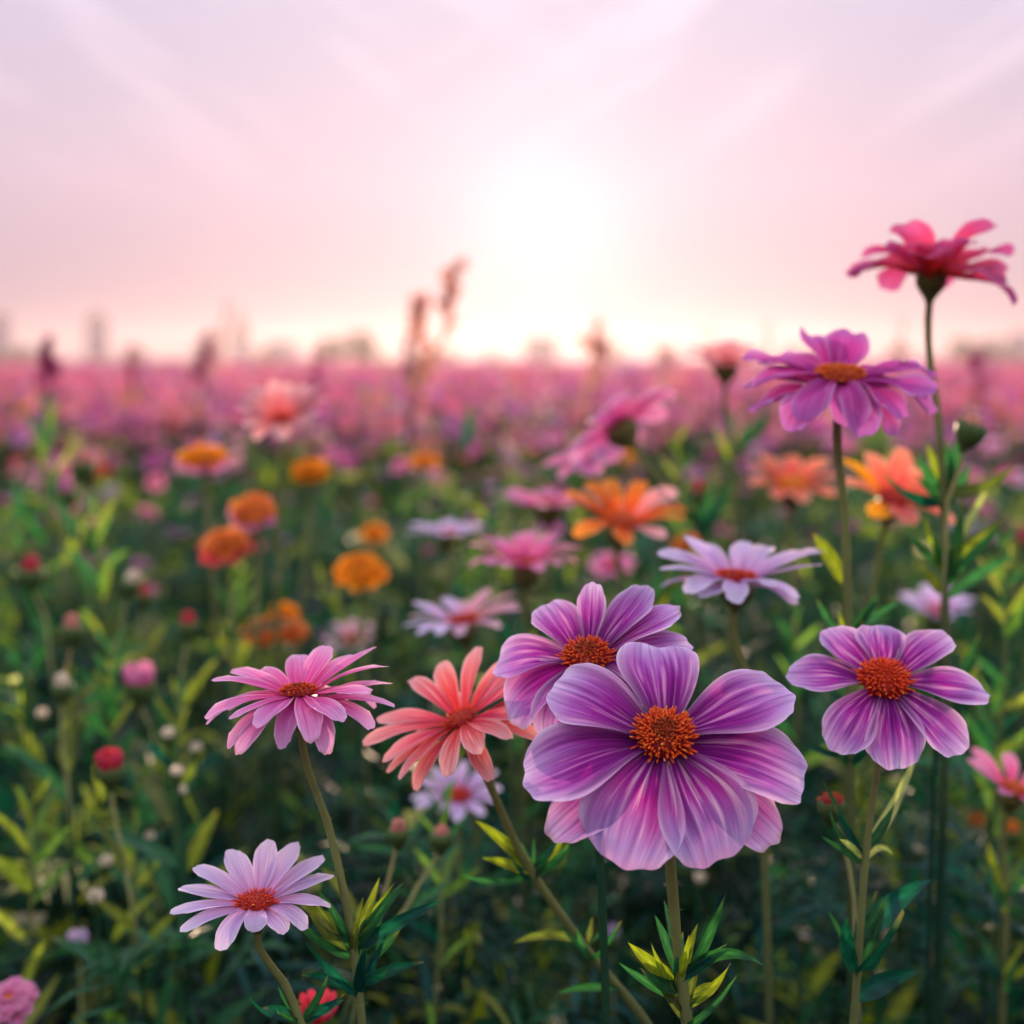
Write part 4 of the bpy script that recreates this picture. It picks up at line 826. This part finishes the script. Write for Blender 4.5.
def boxes(lst):
    V, Q = [], []
    for (x0, x1, y0, y1, z0, z1, tp) in lst:
        cx, cy = (x0 + x1) / 2, (y0 + y1) / 2
        o = len(V)
        for z, s in ((z0, 1), (z1, tp)):
            for (x, y) in ((x0, y0), (x1, y0), (x1, y1), (x0, y1)): V.append((cx + (x - cx) * s, cy + (y - cy) * s, z))
        Q += [[o, o + 1, o + 5, o + 4], [o + 1, o + 2, o + 6, o + 5], [o + 2, o + 3, o + 7, o + 6], [o + 3, o, o + 4, o + 7], [o + 4, o + 5, o + 6, o + 7]]
    return np.array(V, float), np.array(Q)
def building(label, px, wpx, toppx, D, kind, cat='building'):
    c = at(px, HORIZ, D); wd = MM(wpx, D) / 2; h = MM(HORIZ - toppx, D) + .75
    root = thing('tower_building' if kind != 'block' else 'city_building', label, cat, (c.x, c.y, 0))
    if kind == 'tower': wl = [(-wd, wd, -wd, wd, 0, h * .86, 1)]; rl = [(-wd * .8, wd * .8, -wd * .8, wd * .8, h * .86, h * .95, 1), (-wd * .45, wd * .45, -wd * .45, wd * .45, h * .95, h, .8)]
    elif kind == 'spire': wl = [(-wd, wd, -wd, wd, 0, h * .50, 1)]; rl = [(-wd * 1.1, wd * 1.1, -wd * 1.1, wd * 1.1, h * .50, h * .53, 1), (-wd * .95, wd * .95, -wd * .95, wd * .95, h * .53, h, .06)]
    else: wl = [(-wd, wd, -wd, wd, 0, h * .92, 1)]; rl = [(-wd * 1.04, wd * 1.04, -wd * 1.04, wd * 1.04, h * .92, h * .95, 1), (-wd * .6, wd * .1, -wd * .4, wd * .4, h * .95, h, 1)]
    v, q = boxes(wl); mesh_np('wall', v, q, bm_, None, None, root, False); v, q = boxes(rl); mesh_np('roof', v, q, rm_, None, None, root, False)
building('grey blue tower with stepped top, far left on the skyline', 98, 18, 313, 400, 'tower')
building('slim pointed church spire right of the grey blue tower', 241, 15, 306, 390, 'spire')
building('tower cut by the left edge of the frame', 0, 18, 312, 410, 'tower')
building('tall grey blue tower cut by the right edge of the frame', 1020, 20, 332, 390, 'tower')
building('broad block catching the glow right under the sun', 541, 32, 336, 400, 'block')
building('low block between the church spire and the domed trees', 282, 30, 341, 410, 'block')
building('small low block left of the broad glowing block', 492, 16, 351, 420, 'block')
def far_tree(label, px, D, wpx, toppx, seed, grp=None):
    c = at(px, HORIZ, D); h = MM(HORIZ - toppx, D) + .75; wd = MM(wpx, D) / 2; rg = np.random.default_rng(seed)
    root = thing('far_tree', label, 'tree', (c.x, c.y, 0), grp)
    v, q = tube(spline([(0, 0, 0), (.1, 0, h * .3), (0, .1, h * .75)], 8), h * .045, h * .015, 7); mesh_np('trunk', v, q, STEMM, np.tile(np.array(GREEN['brown']), (len(v), 1)), None, root)
    n = 700; lob = rg.normal(0, 1, (7, 3)) * [wd * .42, wd * .42, h * .20] + [0, 0, h * .56]
    k = rg.integers(0, 7, n); d = rg.normal(size=(n, 3)); d /= np.linalg.norm(d, axis=1)[:, None]
    p = lob[k] + d * (rg.uniform(.3, 1, (n, 1)) ** .4) * np.array([wd * .48, wd * .48, h * .28]); p[:, 2] = np.clip(p[:, 2], h * .06, h)
    v, q, kk = leaf_cloud(p, d + rg.normal(0, .4, (n, 3)), rg.uniform(.10, .2, n) * h, rg.uniform(.06, .12, n) * h, rg.uniform(0, .4, n), 2)
    mesh_np('crown', v, q, FARM, np.repeat(np.array([.05, .075, .04]) * rg.uniform(.6, 1.5, (n, 1)), kk, 0), None, root)
for i, (lab, px, D, wpx, tp) in enumerate([('rounded far tree left of centre, widest of the skyline trees', 360, 220, 36, 333), ('far tree just left of the widest rounded tree', 334, 235, 26, 340), ('far tree right of the church spire', 262, 230, 24, 350), ('low far tree right of the rust spikes', 446, 245, 20, 348),
        ('far tree at the right edge beside the cut tower', 988, 220, 42, 340), ('far tree behind the plum spike at right', 962, 225, 32, 341), ('low far tree left of the grey blue tower', 20, 240, 34, 346), ('low far tree right of the grey blue tower', 132, 235, 26, 347), ('low far tree behind the magenta bloom', 800, 250, 30, 348), ('low far tree behind the rosy spike', 668, 245, 30, 346), ('low far tree at the foot of the slender leaning spike', 210, 225, 34, 338), ('low far tree between the tallest stem and the magenta bloom', 900, 245, 26, 347), ('low far tree right under the pale rust spikes', 612, 250, 26, 347)]):
    far_tree(lab, px, D, wpx, tp, 100 + i)

# ------------------------------------------------------------------ haze
hm = newmat('haze'); pv = N('ShaderNodeVolumePrincipled'); pv.inputs['Color'].default_value = (.98, .83, .86, 1); pv.inputs['Density'].default_value = HAZE_D; pv.inputs['Anisotropy'].default_value = HAZE_G
ou = N('ShaderNodeOutputMaterial'); nt.links.new(pv.outputs[0], ou.inputs['Volume'])
v, q = boxes([(-650, 650, -650, 650, -1.2, 14, 1)]); q = np.concatenate([q, [[3, 2, 1, 0]]])
hz = mesh_np('haze', v, q, hm, None, None, None, False); tag(hz, 'thin pink evening haze over the field', 'haze', None, 'stuff')
